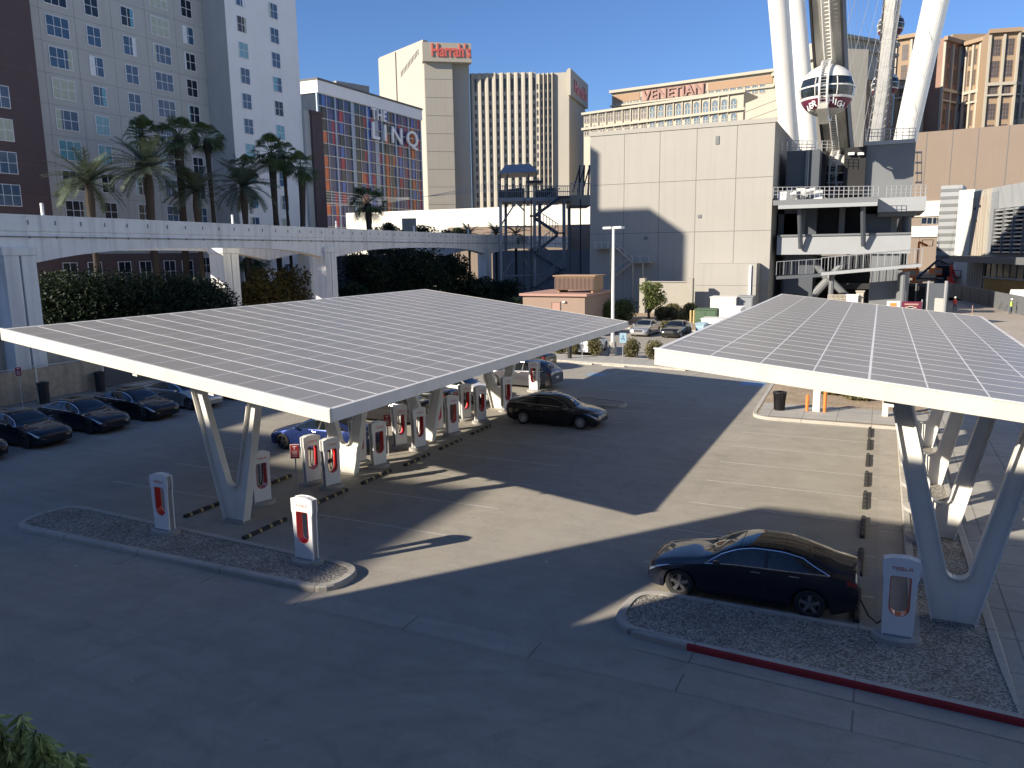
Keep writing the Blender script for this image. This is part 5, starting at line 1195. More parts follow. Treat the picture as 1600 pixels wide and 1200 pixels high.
def railing(u0, v0, u1, v1, Y, hgt, n, m=M['rail'], root=st_, mesh=False, name='railing'):
    mb = MB(); A_, B_ = Vector(atY(u0, v0, Y)), Vector(atY(u1, v1, Y))
    for k in range(n+1): p = A_.lerp(B_, k/n); mb.tube([p, p+Vector((0, 0, hgt))], .045, n=4)
    for q in ((1.0, .66, .33) if not mesh else (1.0,)): mb.tube([A_+Vector((0, 0, hgt*q)), B_+Vector((0, 0, hgt*q))], .04, n=4)
    if mesh:
        k_ = int((B_-A_).length/.35)
        for k in range(k_): p = A_.lerp(B_, k/k_); mb.tube([p, p+Vector((0, 0, hgt))], .015, n=3)
    part(mb, name, m, root)
railing(1208, 310, 1372, 309, YS-4.9, 1.3, 22); railing(1385, 308, 1446, 307, YS-.9, 1.3, 8); railing(1222, 235, 1300, 236, YS+2.2, 1.2, 10); railing(1352, 219, 1430, 217, YS+7, 1.3, 8)
for k, u in enumerate((1222, 1236, 1250, 1264, 1278)):
    a = atY(u, 306, YS-2); part(MB().box((a[0]-.5, YS-2, a[2]-.7), (a[0]+.5, YS-1, a[2]+.5+.2*(k % 3))), 'equipment_box', M['st_mid'] if k % 2 else M['pale'], st_)
part(MB().tube([atY(1235, 304, YS-3), atY(1273, 296, YS-3)], .22, n=8), 'machinery_arm', M['pale'], st_); part(MB().tube([atY(1240, 299, YS-3), atY(1262, 306, YS-3)], .16, n=8), 'machinery_arm', M['pale'], st_)
# ladder frame at the right of the station
mb = MB()
for u in (1433, 1440): mb.tube([atY(u, 236, YS+2), atY(u, 286, YS+2)], .05, n=4)
for v in (238, 254, 270, 285): mb.tube([atY(1430, v, YS+2), atY(1441, v, YS+2)], .12, n=4)
part(mb, 'ladder', M['st_dark'], st_)
# ramp bridge
rp = thing('ramp_bridge', 'sloping pedestrian ramp with mesh railings in front of the wheel station', 'ramp', (*atY(1340, 430, 99)[:2], 0))
def slopeslab(u0, v0, u1, v1, Y, dep, th, m, name, root):
    A_, B_ = Vector(atY(u0, v0, Y)), Vector(atY(u1, v1, Y)); part(MB().slab([A_, B_, B_+Vector((0, dep, 0)), A_+Vector((0, dep, 0))], (0, 0, -th)), name, m, root)
slopeslab(1283, 426, 1440, 412, 99, 3, .35, M['st_light'], 'deck', rp); slopeslab(1213, 432, 1283, 428, 99.5, 3, .35, M['st_dark'], 'deck', rp)
railing(1283, 424, 1440, 411, 99.1, 1.6, 14, root=rp, mesh=True); railing(1213, 430, 1283, 426, 99.6, 1.6, 6, root=rp, mesh=True, m=M['steelb']); railing(1283, 424, 1440, 411, 101.8, 1.6, 14, root=rp, mesh=True)
for u in (1412, 1300): part(MB().tube([atY(u, 425, 100.5), (atY(u, 425, 100.5)[0], 100.5, 0)], .3, n=8), 'column', M['st_mid'], rp)
fx_ = thing('site_fence', 'low white picket railing behind the far edge of the right canopy', 'fence', (*atY(1320, 470, 92)[:2], 0)); railing(1293, 478, 1325, 478, 92, 1.2, 16, root=fx_, m=M['ven'])
cab('control_cabinet', 'white control cabinet at the foot of the grey pier', 'cabinet', 1323, 1341, 462, 90, 1.2, M['white'], zb=0); cab('control_cabinet', 'cream tall cabinet right of the white control cabinet', 'cabinet', 1338, 1350, 456, 90.5, 1.2, M['ven'], zb=0)
# banner
r = thing('banner', 'dark red banner with pale lines of writing on the site fence', 'banner', (*atY(1430, 480, 90)[:2], 0))
a, b = atY(1409, 471, 90), atY(1439, 488, 90); part(MB().box((a[0], 89.95, b[2]), (b[0], 90, a[2])), 'panel', M['magenta'], r); w = b[0]-a[0]
for k in range(3): part(MB().box((a[0]+w*(.15+.05*k), 89.9, a[2]-.35-.32*k), (a[0]+w*(.85-.08*k), 89.945, a[2]-.2-.32*k)), 'lettering', M['venrose'], r)
part(MB().prism([(a[0]+w*.35, 89.9), (a[0]+w*.6, 89.9), (a[0]+w*.6, 89.94), (a[0]+w*.35, 89.94)], b[2]+.2, b[2]+.6), 'arrow', M['white'], r)
for u in (1407, 1441): part(MB().tube([atY(u, 468, 90.1), (atY(u, 468, 90.1)[0], 90.1, 0)], .06, n=6), 'post', M['rail'], r)
r = thing('banner', 'white and orange poster left of the dark red banner', 'banner', (*atY(1395, 480, 90)[:2], 0)); a, b = atY(1386, 470, 90.5), atY(1405, 489, 90.5)
part(MB().box((a[0], 90.45, b[2]), (b[0], 90.5, a[2])), 'panel', M['pale'], r); part(MB().box((a[0]+.3, 90.4, b[2]+.4), (a[0]+.9, 90.44, a[2]-.2)), 'print', M['orange'], r); part(MB().tube([(a[0]+.1, 90.6, 0), (a[0]+.1, 90.6, a[2])], .05, n=5), 'post', M['rail'], r)

# ============================================================ OBSERVATION WHEEL
PZ = R_(28.0); pdir = Vector((math.sin(PZ), math.cos(PZ))); B0 = Vector((44.3+.47*33, 109+.883*33)); RW = 76.0; ZH = 10.2+RW
ow = thing('observation_wheel', 'giant white observation wheel seen nearly edge-on with its rim, cables and legs', 'observation wheel', (*cf(B0.x, B0.y), 0))
def wp(phi, r, lat=0.0):
    q = B0+pdir*(r*math.sin(phi)); n_ = Vector((pdir.y, -pdir.x))*lat; x, y = cf(q.x+n_.x, q.y+n_.y); return Vector((x, y, ZH-r*math.cos(phi)))
mb = MB(); N = 150; prof = [(-1.45, 3.2), (1.45, 3.2), (1.45, 5.6), (.9, 6.2), (-.9, 6.2), (-1.45, 5.6)]; G = []
for k in range(N+1):
    ph = 2*math.pi*k/N; G.append([wp(ph, RW-o_, l_) for l_, o_ in prof+prof[:1]])
mb.grid(G, M['rim']); part(mb, 'rim', M['rim'], ow, smooth=True, ang=30)
for s in (-1, 1):
    mb = MB(); G = [[wp(2*math.pi*k/N, RW-o_, l_) for l_, o_ in ((1.5*s, 2.9), (1.75*s, 2.9), (1.75*s, 6.0), (1.5*s, 6.0), (1.5*s, 2.9))] for k in range(N+1)]; mb.grid(G); part(mb, 'rim_rail', M['rimd'], ow)
mb = MB()
for k in range(0, 400):
    ph = math.radians(-75+150*k/400); mb.tube([wp(ph, RW-2.8, -.35), wp(ph, RW-2.8, .35)], .07, n=3)
for s in (-.4, .4): mb.tube([wp(math.radians(-75+150*k/80), RW-2.75, s) for k in range(81)], .09, n=4)
part(mb, 'rim_ladder', M['wheelwhite'], ow)
mb = MB()
for k in range(56):
    ph = 2*math.pi*k/56
    for s in (-1, 1): mb.tube([wp(ph, RW-6.2, .8*s), Vector(wp(0, 0, 0))+(wp(0, 0, 9.0*s)-wp(0, 0, 0))+Vector((0, 0, 1.2*math.cos(ph)))], .03, n=4, cap=False)
part(mb, 'spoke_cables', M['rail'], ow)['kind'] = 'stuff'
part(MB().tube([wp(0, 0, -10), wp(0, 0, 10)], 2.6, n=20), 'hub', M['wheelwhite'], ow, smooth=True)
def leg(u0, v0, u1, v1, D0_, D1_, r0, r1, nm='leg'):
    a = Vector(atD(u0, v0, D0_)); b = Vector(atD(u1, v1, D1_)); d = (b-a); t = -a.z/d.z; a2 = a+d*t*.0; b2 = b+d*.6
    mb = MB(); mb.tube([a-d*(max(0, (a.z-8)/d.z)), a, b, b2], [r0, r0, r1, r1], n=20); part(mb, nm, M['wheelwhite'], ow, smooth=True)
leg(1234, 232, 1216, 0, 124, 118, 1.33, 1.42); leg(1264, 232, 1243, 0, 138, 134, 1.42, 1.45); leg(1415, 215, 1463, 0, 128, 124, 1.70, 1.80)
mb = MB(); a, b = Vector(atD(1424, 215, 126)), Vector(atD(1475, 0, 122)); mb.tube([a, b], .07, n=4); part(mb, 'leg_cable', M['rail'], ow)
# far rising side of the rim: outriggers
mb = MB()
for k in range(22):
    ph = math.radians(40+2.2*k); 
    for s in (-1, 1): mb.tube([wp(ph, RW-3.2, 1.0*s), wp(ph+.02, RW-.6, .4*s)], .12, n=4); mb.tube([wp(ph, RW-3.2, 1.6*s), wp(ph+.035, RW-6.2, -1.6*s)], .10, n=4)
    mb.tube([wp(ph, RW-3, -2.2), wp(ph, RW-3, 2.2)], .13, n=4)
part(mb, 'rim_brackets', M['rail'], ow)
def cabin(phi, label, near=False):
    c = wp(phi, RW); t = thing('wheel_cabin', label, 'cabin', c, CYAW-PZ, 'cabins of the observation wheel')
    R = 3.1; n = 28
    def sph(z0, z1, r=R, k=10, m=None, nm='shell', sq=1.0):
        pr_ = []
        for i in range(k+1):
            z = z0+(z1-z0)*i/k; pr_.append((math.sqrt(max(0, r*r-z*z))*sq, z*.96))
        return MB().lathe(pr_, n=n).build(nm, m, t, smooth=True)
    sph(1.25, R, m=M['wheelwhite'], nm='roof_shell'); sph(-.95, 1.27, r=R-.03, m=M['glassi'], nm='glazing'); sph(-1.2, -.93, m=M['wheelwhite'], nm='floor_band'); sph(-2.35, -1.18, r=R-.01, m=M['magenta'], nm='lower_shell'); sph(-R, -2.33, m=M['rim'], nm='bottom_shell')
    mb = MB()
    for a in (.35, 1.2, 2.0, 2.8, 3.6, 4.4, 5.2, 6.0):
        mb.tube([((R+.01)*math.cos(z)*math.cos(a), (R+.01)*math.cos(z)*math.sin(a), (R+.01)*math.sin(z)*.96) for z in [(-.3+.68*q/6) for q in range(7)]], .06, n=4)
    mb.lathe([(math.sqrt(R*R-.04)+.04, .12), (math.sqrt(R*R-.04)+.06, .2), (math.sqrt(R*R-.04)+.04, .28)], n=n); mb.build('glazing_bars', M['wheelwhite'], t)
    for s in (-.42, .42):   # two hoops in the wheel plane
        pts = [(s, (R+.28)*math.sin(2*math.pi*q/40), (R+.28)*math.cos(2*math.pi*q/40)) for q in range(41)]; MB().tube(pts, .13, n=6, cap=False).build('mounting_ring', M['wheelwhite'], t, smooth=True)
    mb = MB()
    for q in range(60): a = 2*math.pi*q/60; mb.tube([(-.42, (R+.28)*math.sin(a), (R+.28)*math.cos(a)), (.42, (R+.28)*math.sin(a), (R+.28)*math.cos(a))], .05, n=4)
    mb.build('ring_rungs', M['rail'], t)
    MB().box((-.55, -1.2, -R-1.0), (.55, 1.2, -R+.1)).build('mount', M['rim'], t).rotation_euler = (phi, 0, 0)
    if near:   # writing on the purple band
        for txt, a0 in (('HIGH', .62), ('LER', -.62)):
            for i, chh in enumerate(txt):
                a = a0+(i-(len(txt)-1)/2)*.21*(1); zc_ = -1.8+(i-1.5)*.16*(-1 if a0 > 0 else 1); rr = math.sqrt(R*R-zc_*zc_)+.03
                o = text_mesh(chh, .95, .02, .02, m=M['white'], parent=t); o.rotation_euler = (R_(110), 0, a); o.location = (rr*math.sin(a), -rr*math.cos(a), zc_)
    return t
cabin(math.radians(-38.0), 'large cabin with a purple lower half hanging above the station', True); cabin(math.radians(-25.4), 'cabin sitting at the boarding deck of the wheel station', True)
cabin(math.radians(58.0), 'lower of the two far cabins behind the steel rim on the right'); cabin(math.radians(70.5), 'upper far cabin behind the steel rim on the right')

# ============================================================ RIGHT EDGE: TAN HALL, TOWERS, CONSTRUCTION SITE
h, z = tall('tan_hall', 'wide pinkish tan wall with vertical joints at the right', 1425, 262, 1690, 238, (207, 186), M['tanwall'], 10, cat='building')
for u in (1446, 1486, 1526, 1573): s_ = h.sz(u, 250)[0]; h.box('joint', M['seam'], s_-.12, s_+.12, 0, z-.1, -.03)
h.box('white_band', M['cream'], 0, h.sz(1473, 330)[0], h.sz(1455, 338)[1], h.sz(1455, 314)[1], -.5); h.box('white_band', M['cream'], 0, h.sz(1472, 360)[0], h.sz(1455, 370)[1], h.sz(1455, 353)[1], -.6)
h.windows([(h.sz(u, 345)[0], h.sz(u, 345)[1], 1.6, 2.0, M['w_dark'], (1, 1)) for u in (1444, 1453, 1461, 1468)], M['w_dark'], M['pale'])
h, z = tall('louvre_tower', 'grey striped louvre tower on the construction site', 1470, 150, 1504, 148, (291, 288), M['st_light'], 8)
for k in range(14): h.box('louvre', M['st_mid'], -.03, h.L+.03, k*z/14+.2, k*z/14+.75, -.08)
h.box('lower_windows', M['w_dark'], .3, h.L-.3, 1, 4.2, -.1)
h, z = tall('white_tower', 'sunlit white tower with a curved top beside the louvre tower', 1499, 146, 1523, 143, (296, 297), M['cream'], 8)
h, z = tall('stone_tower', 'stone clad block right of the white tower', 1522, 138, 1546, 131, (300, 294), M['har'], 10)
for k in range(6): h.box('panel_joint', M['ventan'], h.L*k/6, h.L*k/6+.12, 1, z-1, -.05)
for k, (u, v) in enumerate(((1524, 326), (1532, 322), (1526, 345))): s_, z2 = h.sz(u, v); h.box('bolt', M['black'], s_-.2, s_+.2, z2-.2, z2+.2, -.2)
h, z = tall('louvre_hall', 'hall with black louvred windows below a white wall at the right edge', 1546, 132, 1690, 103, (292, 270), M['st_light'], 18)
s0_, _ = h.sz(1560, 350); z0_ = h.sz(1580, 397)[1]; z1_ = h.sz(1580, 324)[1]
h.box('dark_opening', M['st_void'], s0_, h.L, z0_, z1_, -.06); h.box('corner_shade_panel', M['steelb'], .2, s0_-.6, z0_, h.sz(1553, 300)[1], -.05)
for k in range(12): h.box('louvre_blade', M['st_light'] if k % 2 else M['rail'], s0_, h.L, z0_+(z1_-z0_)*(k+.5)/12-.12, z0_+(z1_-z0_)*(k+.5)/12+.12, -.7)
for k in range(4): h.box('louvre_post', M['st_mid'], s0_+k*3.6, s0_+k*3.6+.25, z0_, z1_, -.85)
h.box('canopy', M['st_mid'], -4, h.L, h.sz(1560, 410)[1], h.sz(1560, 400)[1], -4); h.box('entrance_glass', M['w_dark'], .5, h.L, .2, h.sz(1580, 411)[1], -.1)
for k in range(10): h.box('entrance_mullion', M['pale'], 1+k*2.4, 1.15+k*2.4, .2, h.sz(1580, 411)[1], -.2)
# yellow shored wall, grey barriers, red barriers, workers, lifts
h = Fac('shoring_wall', 'yellow ochre plywood wall at the edge of the excavation', 'site wall', atD(1536, 450, 121)[:2], atD(1660, 450, 99)[:2], .4, atD(1580, 436, 112)[2], M['conyel'])
h.box('top_rail', M['ven'], 0, h.L, h.sz(1570, 437)[1], h.sz(1570, 434)[1], -.2)
h = Fac('site_wall', 'long grey concrete barrier wall curving round the lit road', 'site wall', g(1478, 462)[:2], g(1625, 500)[:2], .3, 2.1, M['st_mid'])
for k in range(9): h.box('panel_joint', M['seam'], h.L*k/9, h.L*k/9+.07, 0, 2.1, -.03)
def barrier(u, v, lb, rz, m=M['conred'], L=1.7, hh=1.0):
    a = g(u, v); o = thing('traffic_barrier', lb, 'barrier', (a[0], a[1], 0), rz, 'plastic traffic barriers')
    MB().slab([(-L/2, -.28, 0), (-L/2, .28, 0), (-L/2, .22, .35), (-L/2, .09, .5), (-L/2, .07, hh), (-L/2, -.07, hh), (-L/2, -.09, .5), (-L/2, -.22, .35)], (L, 0, 0)).build('body', m, o, bevel=.02)
    MB().box((-L*.3, -.29, .12), (-L*.1, .29, .24)).box((L*.1, -.29, .12), (L*.3, .29, .24)).build('forklift_slot', M['black'], o)
for i, (u, v, nm) in enumerate(((1517, 463, 'single red traffic barrier nearest the dark site gate'), (1541, 468, 'first of three tilted red barriers along the grey wall'), (1547, 471, 'middle of three tilted red barriers along the grey wall'), (1553, 474, 'last of three tilted red barriers along the grey wall'), (1590, 482, 'bright red barrier behind the worker in the green vest'), (1599, 483, 'white capped red barrier at the right picture edge'))): barrier(u, v, nm, R_(20+40*(i % 3)), L=2.0, hh=1.15)
r = thing('barrier_stack', 'white concrete block above the red barriers at the right edge', 'concrete block', g(1592, 484)); MB().slab([(-1.2, 0, 1.2), (1.4, 0, 1.2), (1.3, 0, 2.5), (-1.0, 0, 2.5)], (0, .7, 0)).build('block', M['pale'], r, bevel=.05); MB().box((-1, .1, 0), (1.2, .6, 1.198)).build('base', M['conred'], r)
def person(label, u, v, s=1.0, shirt='hivis', low='jeans', face=0.0, group=None):
    a = g(u, v); t = thing('person', label, 'person', (a[0], a[1], 0), face, group)
    me = bpy.data.meshes.new('body'); J = [(0, 0, .95), (0, .0, 1.15), (0, .02, 1.38), (0, 0, 1.52), (0, -.01, 1.62), (0, -.01, 1.74), (.19, 0, 1.40), (.27, -.03, 1.15), (.25, -.22, .98), (-.19, 0, 1.40), (-.27, -.05, 1.14), (-.22, -.24, 1.0), (.10, 0, .9), (.12, -.04, .5), (.13, .02, .07), (.13, -.14, .04), (-.10, 0, .9), (-.14, .06, .5), (-.16, .16, .08), (-.16, .02, .04)]
    Ed = [(0, 1), (1, 2), (2, 3), (3, 4), (4, 5), (2, 6), (6, 7), (7, 8), (2, 9), (9, 10), (10, 11), (0, 12), (12, 13), (13, 14), (14, 15), (0, 16), (16, 17), (17, 18), (18, 19)]
    Rr = [.15, .145, .16, .06, .095, .08, .07, .05, .035, .07, .05, .035, .10, .07, .05, .04, .10, .07, .05, .04]
    me.from_pydata(J, Ed, []); o = bpy.data.objects.new('body', me); COL.objects.link(o); o.modifiers.new('s', 'SKIN')
    for i, r_ in enumerate(Rr): me.skin_vertices[0].data[i].radius = (r_, r_*.85)
    me.skin_vertices[0].data[0].use_root = True
    sb = o.modifiers.new('u', 'SUBSURF'); sb.levels = 1; sb.render_levels = 1
    dg = bpy.context.evaluated_depsgraph_get(); m2 = bpy.data.meshes.new_from_object(o.evaluated_get(dg)); bpy.data.objects.remove(o)
    m2.materials.clear(); [m2.materials.append(M[k]) for k in (shirt, low, 'skin')]
    for p in m2.polygons: z_ = p.center.z; p.material_index = 1 if z_ < .93 else (2 if z_ > 1.5 or (z_ < 1.12 and abs(p.center.x) > .17) else 0); p.use_smooth = True
    b = bpy.data.objects.new('body', m2); COL.objects.link(b); b.parent = t
    MB().lathe([(.125, 1.70), (.12, 1.78), (.08, 1.84), (0, 1.86)], (0, -.01, 0), n=14).lathe([(.16, 1.70), (.125, 1.715)], (0, -.01, 0), n=14).build('helmet', M['white'], t, smooth=True); return t
person('worker in a bright green vest beside the red barriers at the right edge', 1579, 491, face=R_(70))
person('person in an orange top standing by the site gate', 1491, 487, shirt='conred', face=R_(200))
r = thing('site_post', 'thin pink marker post on the lit road beyond the right canopy', 'post', g(1518, 500)); MB().tube([(0, 0, 0), (0, 0, 1.6)], .04, n=6).build('post', M['venrose'], r)
MB().lathe([(.14, 0), (.14, .05), (.05, .07)], n=12).build('foot', M['black'], r)
# boom lifts and containers
def lift(label, u0, u1, vb, D, m, arm):
    a, b = atD(u0, vb, D), atD(u1, vb, D); c_ = ((a[0]+b[0])/2, (a[1]+b[1])/2); z_ = a[2]
    r = thing('boom_lift', label, 'boom lift', (*c_, 0), -CYAW*0, 'boom lifts on the building site'); w = (Vector(b)-Vector(a)).length/2
    part(MB().box((c_[0]-w, c_[1]-1, .5), (c_[0]+w, c_[1]+1, 1.5)), 'chassis', m, r, bevel=.08); part(MB().box((c_[0]-w*.6, c_[1]-.8, 1.502), (c_[0]+w*.5, c_[1]+.8, 2.3)), 'turret', m, r, bevel=.08)
    for sx in (-.7, .7):
        for sy in (-1, 1): part(MB().lathe([(0, -.15), (.5, -.15), (.5, .15), (0, .15)], (c_[0]+w*sx, c_[1]+sy*1.0, .5), n=16, axis='y'), 'wheel', M['tyre'], r)
    pts = [(c_[0], c_[1], 2.2)]+[atD(u, v, D) for u, v in arm]
    for p, q in zip(pts[:-1], pts[1:]): part(MB().tube([p, q], .22, n=5), 'boom', m, r)
    e = Vector(pts[-1]); mb = MB()
    for dx in (-1, 1):
        for dy in (-.5, .5): mb.tube([e+Vector((dx*.9, dy, 0)), e+Vector((dx*.9, dy, 1.1))], .05, n=4)
    mb.box(e+Vector((-.95, -.55, -.1)), e+Vector((.95, .55, 0))); mb.tube([e+Vector((-.9, -.5, 1.1)), e+Vector((.9, -.5, 1.1)), e+Vector((.9, .5, 1.1)), e+Vector((-.9, .5, 1.1))], .05, n=4); part(mb, 'basket', M['black'], r)
lift('orange boom lift reaching up beside the tan wall', 1423, 1441, 430, 150, M['orange'], [(1436, 378), (1449, 384)])
lift('dark telescopic boom lift in the middle of the building site', 1462, 1478, 432, 140, M['darksteel'], [(1432, 435), (1466, 406), (1480, 412)])
lift('red and white lift beside the telescopic boom', 1478, 1492, 434, 145, M['conred'], [(1486, 415), (1492, 432)])
def crate(label, u0, u1, v0, v1, D, m, name='site_container', cat='container'):
    a, b = atD(u0, v0, D), atD(u1, v1, D); t = thing(name, label, cat, (a[0], a[1], 0)); d = Vector((b[0]-a[0], b[1]-a[1])); n_ = Vector((-d.y, d.x)).normalized()*2
    P = [(a[0], a[1]), (b[0], b[1]), (b[0]+n_.x, b[1]+n_.y), (a[0]+n_.x, a[1]+n_.y)]; part(MB().prism(P, max(0, b[2]), a[2]), 'body', m, t, bevel=.05); P2 = [(a[0]+d.x*.06-n_.x*.02, a[1]+d.y*.06-n_.y*.02), (a[0]+d.x*.94-n_.x*.02, a[1]+d.y*.94-n_.y*.02), (a[0]+d.x*.94-n_.x*.005, a[1]+d.y*.94-n_.y*.005), (a[0]+d.x*.06-n_.x*.005, a[1]+d.y*.06-n_.y*.005)]
    part(MB().prism(P2, b[2]+.25*(a[2]-b[2]), a[2]-.2*(a[2]-b[2])), 'side_panel', M['ven'], t); return t
crate('orange container on the building site below the ramp end', 1418, 1436, 420, 434, 150, M['orange']); crate('orange tank left of the telescopic boom', 1460, 1472, 419, 430, 148, M['orange'])
crate('sandy rubble heap container in the middle of the site', 1440, 1462, 428, 440, 146, M['dirt']); crate('pale stack of building boards behind the ramp', 1385, 1408, 430, 442, 130, M['ven'])
crate('yellow digger cab behind the ochre wall', 1585, 1600, 425, 434, 125, M['conyel'], 'digger', 'digger')
h = Fac('site_hoarding', 'black netting fence on the edge of the building site', 'fence', atD(1400, 480, 98)[:2], atD(1478, 480, 92)[:2], .3, atD(1440, 447, 95)[2], M['black'])
for k in range(6): h.box('post', M['st_mid'], h.L*k/5-.08, h.L*k/5+.08, 0, atD(1440, 447, 95)[2]+.3, -.1)
h = Fac('gate_block', 'tall dark gate with a grey screen at the end of the site fence', 'gate', atD(1450, 480, 80)[:2], atD(1477, 480, 78)[:2], .3, atD(1460, 443, 79)[2], M['st_dark'])
h.box('screen', M['plinth'], h.L*.45, h.L*.95, 0, h.sz(1470, 466)[1], -.2); h.box('post', M['rail'], -.1, .1, 0, h.sz(1450, 445)[1]+.4, -.2); h.box('post', M['rail'], h.L-.1, h.L+.1, 0, h.sz(1476, 445)[1]+.4, -.2)
struct(MB().poly([(*atD(1380, 500, 118)[:2], E4), (*atD(1640, 500, 112)[:2], E4), (*atD(1700, 500, 160)[:2], E4), (*atD(1370, 500, 165)[:2], E4)]), 'site_ground', M['dirt'])

# ============================================================ UNSEEN BUILDINGS THAT SHADE THE LOT, AND AN ADDED BOUNCE SLAB
h = Fac('parking_garage', 'beige parking garage the picture is taken from, behind the camera', 'building', (-23.4, -31), (60, -31), 29.9, 14.1, M['bigwall'], wall=False)
mb = MB(); mb.box((6.9, 0, 0), (83.9, 30, 14.1)); mb.box((0, 0, 0), (6.9, 21.5, 14.1)); mb.box((0, 21.5, 0), (6.9, 30, 8.4)); mb.build('wall', M['bigwall'], h.o)
MB().box((0, 21.5, 13.7), (6.9, 30, 14.1)).build('roof_slab', M['bigwall'], h.o)
mb = MB(); D_ = (0, .3, 0); Y_ = 29.7      # corner bay opened, its edge sloped to let a sliver of sun through
mb.slab([(5.15, Y_, 8.4), (6.9, Y_, 8.4), (6.9, Y_, 13.7), (5.15, Y_, 13.7)], D_); mb.slab([(0, Y_, 10.7), (5.15, Y_, 10.7), (5.15, Y_, 13.7), (0, Y_, 13.7)], D_)
mb.slab([(0, Y_, 8.4), (5.15, Y_, 8.4), (5.15, Y_, 8.6), (3.5, Y_, 10.7), (0, Y_, 10.7)], D_); mb.build('sun_gap_wall', M['bigwall'], h.o)
MB().box((0, 21.5, 8.4), (.25, 29.7, 11.3)).box((0, 21.5, 11.3), (.25, 22.6, 13.7)).box((0, 26.4, 11.3), (.25, 29.7, 13.7)).build('side_wall', M['bigwall'], h.o)
h = Fac('office_block', 'square office block behind and left of the camera', 'building', (-77, -52), (-46.6, -52), 31.0, 24.0, M['har'])
MB().box((0, 31.02, 0), (20.6, 34.8, 24.0)).build('rear_wing', M['har'], h.o)
h = Fac('office_block', 'narrow office slab left of the lot outside the picture', 'building', (-75.3, -17.1), (-62.4, -17.1), 22.0, 24.0, M['har'])

h = Fac('bounce_slab', 'long pale blue slab added outside the picture to bounce light onto the hotel', 'building', (62, 35), (62, 190), 16, 54, M['slab'])  # unseen slab added to throw sunlight back onto the shaded hotel walls
h.o.location = (62, 190, 0); h.o.rotation_euler = (0, 0, R_(-90))

# ============================================================ PLANTS
def leaves(mb, c, r, n, size, rnd, m=None, shell=.35, flat=1.0):
    """n small leaf quads scattered through an ellipsoid"""
    for _ in range(n):
        while True:
            p = Vector((rnd.uniform(-1, 1), rnd.uniform(-1, 1), rnd.uniform(-1, 1)))
            if p.length <= 1 and p.length > shell*rnd.random(): break
        q = Vector((c[0]+p.x*r[0], c[1]+p.y*r[1], c[2]+p.z*r[2])); s = size*rnd.uniform(.6, 1.4)
        a = Vector((rnd.gauss(0, 1), rnd.gauss(0, 1), rnd.gauss(0, .7))).normalized(); b = a.cross(Vector((rnd.gauss(0, 1), rnd.gauss(0, 1), rnd.gauss(0, 1)))).normalized()
        mb.poly([q-a*s, q-b*s*.45, q+a*s, q+b*s*.45], m)
def tree(label, x, y, h_, r, m, seed=0, trunk=.35, n=2600, size=.16, nm='tree', zb=0, blobs=12, group=None, cat='tree', lean=0):
    rnd = random.Random(seed); t = thing(nm, label, cat, (x, y, zb), 0, group)
    tb = MB(); th = h_*trunk; tb.tube([(0, 0, 0), (.05*h_*rnd.uniform(-1, 1), 0, th*.6), (0, 0, th), (0.1, .1, h_*.75)], [.045*h_, .036*h_, .028*h_, .008*h_], n=8)
    cb_ = MB()
    for k in range(blobs):
        a = rnd.uniform(0, 6.28); rr = r*math.sqrt(rnd.random())*.72; z = th+(h_-th)*rnd.uniform(.12, .86); br = r*rnd.uniform(.28, .5)*(1.15-abs(z/h_-.55)*.7)
        c = (rr*math.cos(a), rr*math.sin(a), z); leaves(cb_, c, (br, br, br*.8), n//blobs, size, rnd); tb.tube([(0, 0, th*.8), (c[0]*.5, c[1]*.5, (z+th)*.5), c], [.018*h_, .011*h_, .004*h_], n=5)
    tb.build('trunk', M['bark'], t); cb_.build('crown', m, t); return t
def shrub(label, x, y, r, hh, m, seed=0, n=1500, size=.07, zb=.1, nm='shrub', group=None, blobs=7):
    rnd = random.Random(seed); t = thing(nm, label, 'shrub', (x, y, zb), 0, group); cb_ = MB()
    for k in range(blobs):
        a = rnd.uniform(0, 6.28); rr = r*rnd.random()*.45; leaves(cb_, (rr*math.cos(a), rr*math.sin(a), hh*rnd.uniform(.38, .6)), (r*.62, r*.62, hh*.45), n//blobs, size, rnd, shell=.8)
    cb_.build('foliage', m, t); tb = MB()
    for k in range(5): a = k*1.26; tb.tube([(0, 0, 0), (r*.4*math.cos(a), r*.4*math.sin(a), hh*.6)], [.03, .01], n=5)
    tb.build('stems', M['bark'], t); return t
for i, (u, v, nm) in enumerate(((983, 561, 'round olive shrub right of the lamp post'), (1018, 565, 'round olive shrub at the corner of the right canopy'), (924, 558, 'round olive shrub left of the lamp post by the white crossover'), (893, 557, 'round olive shrub left of the dark bollard'), (871, 556, 'round olive shrub half hidden by the left canopy edge'))):
    a = g(u, v); shrub(nm, a[0], a[1]+.6, .78, 1.5, M['leafo'], i, n=2600, size=.075, zb=.05, group='round shrubs along the far bays')
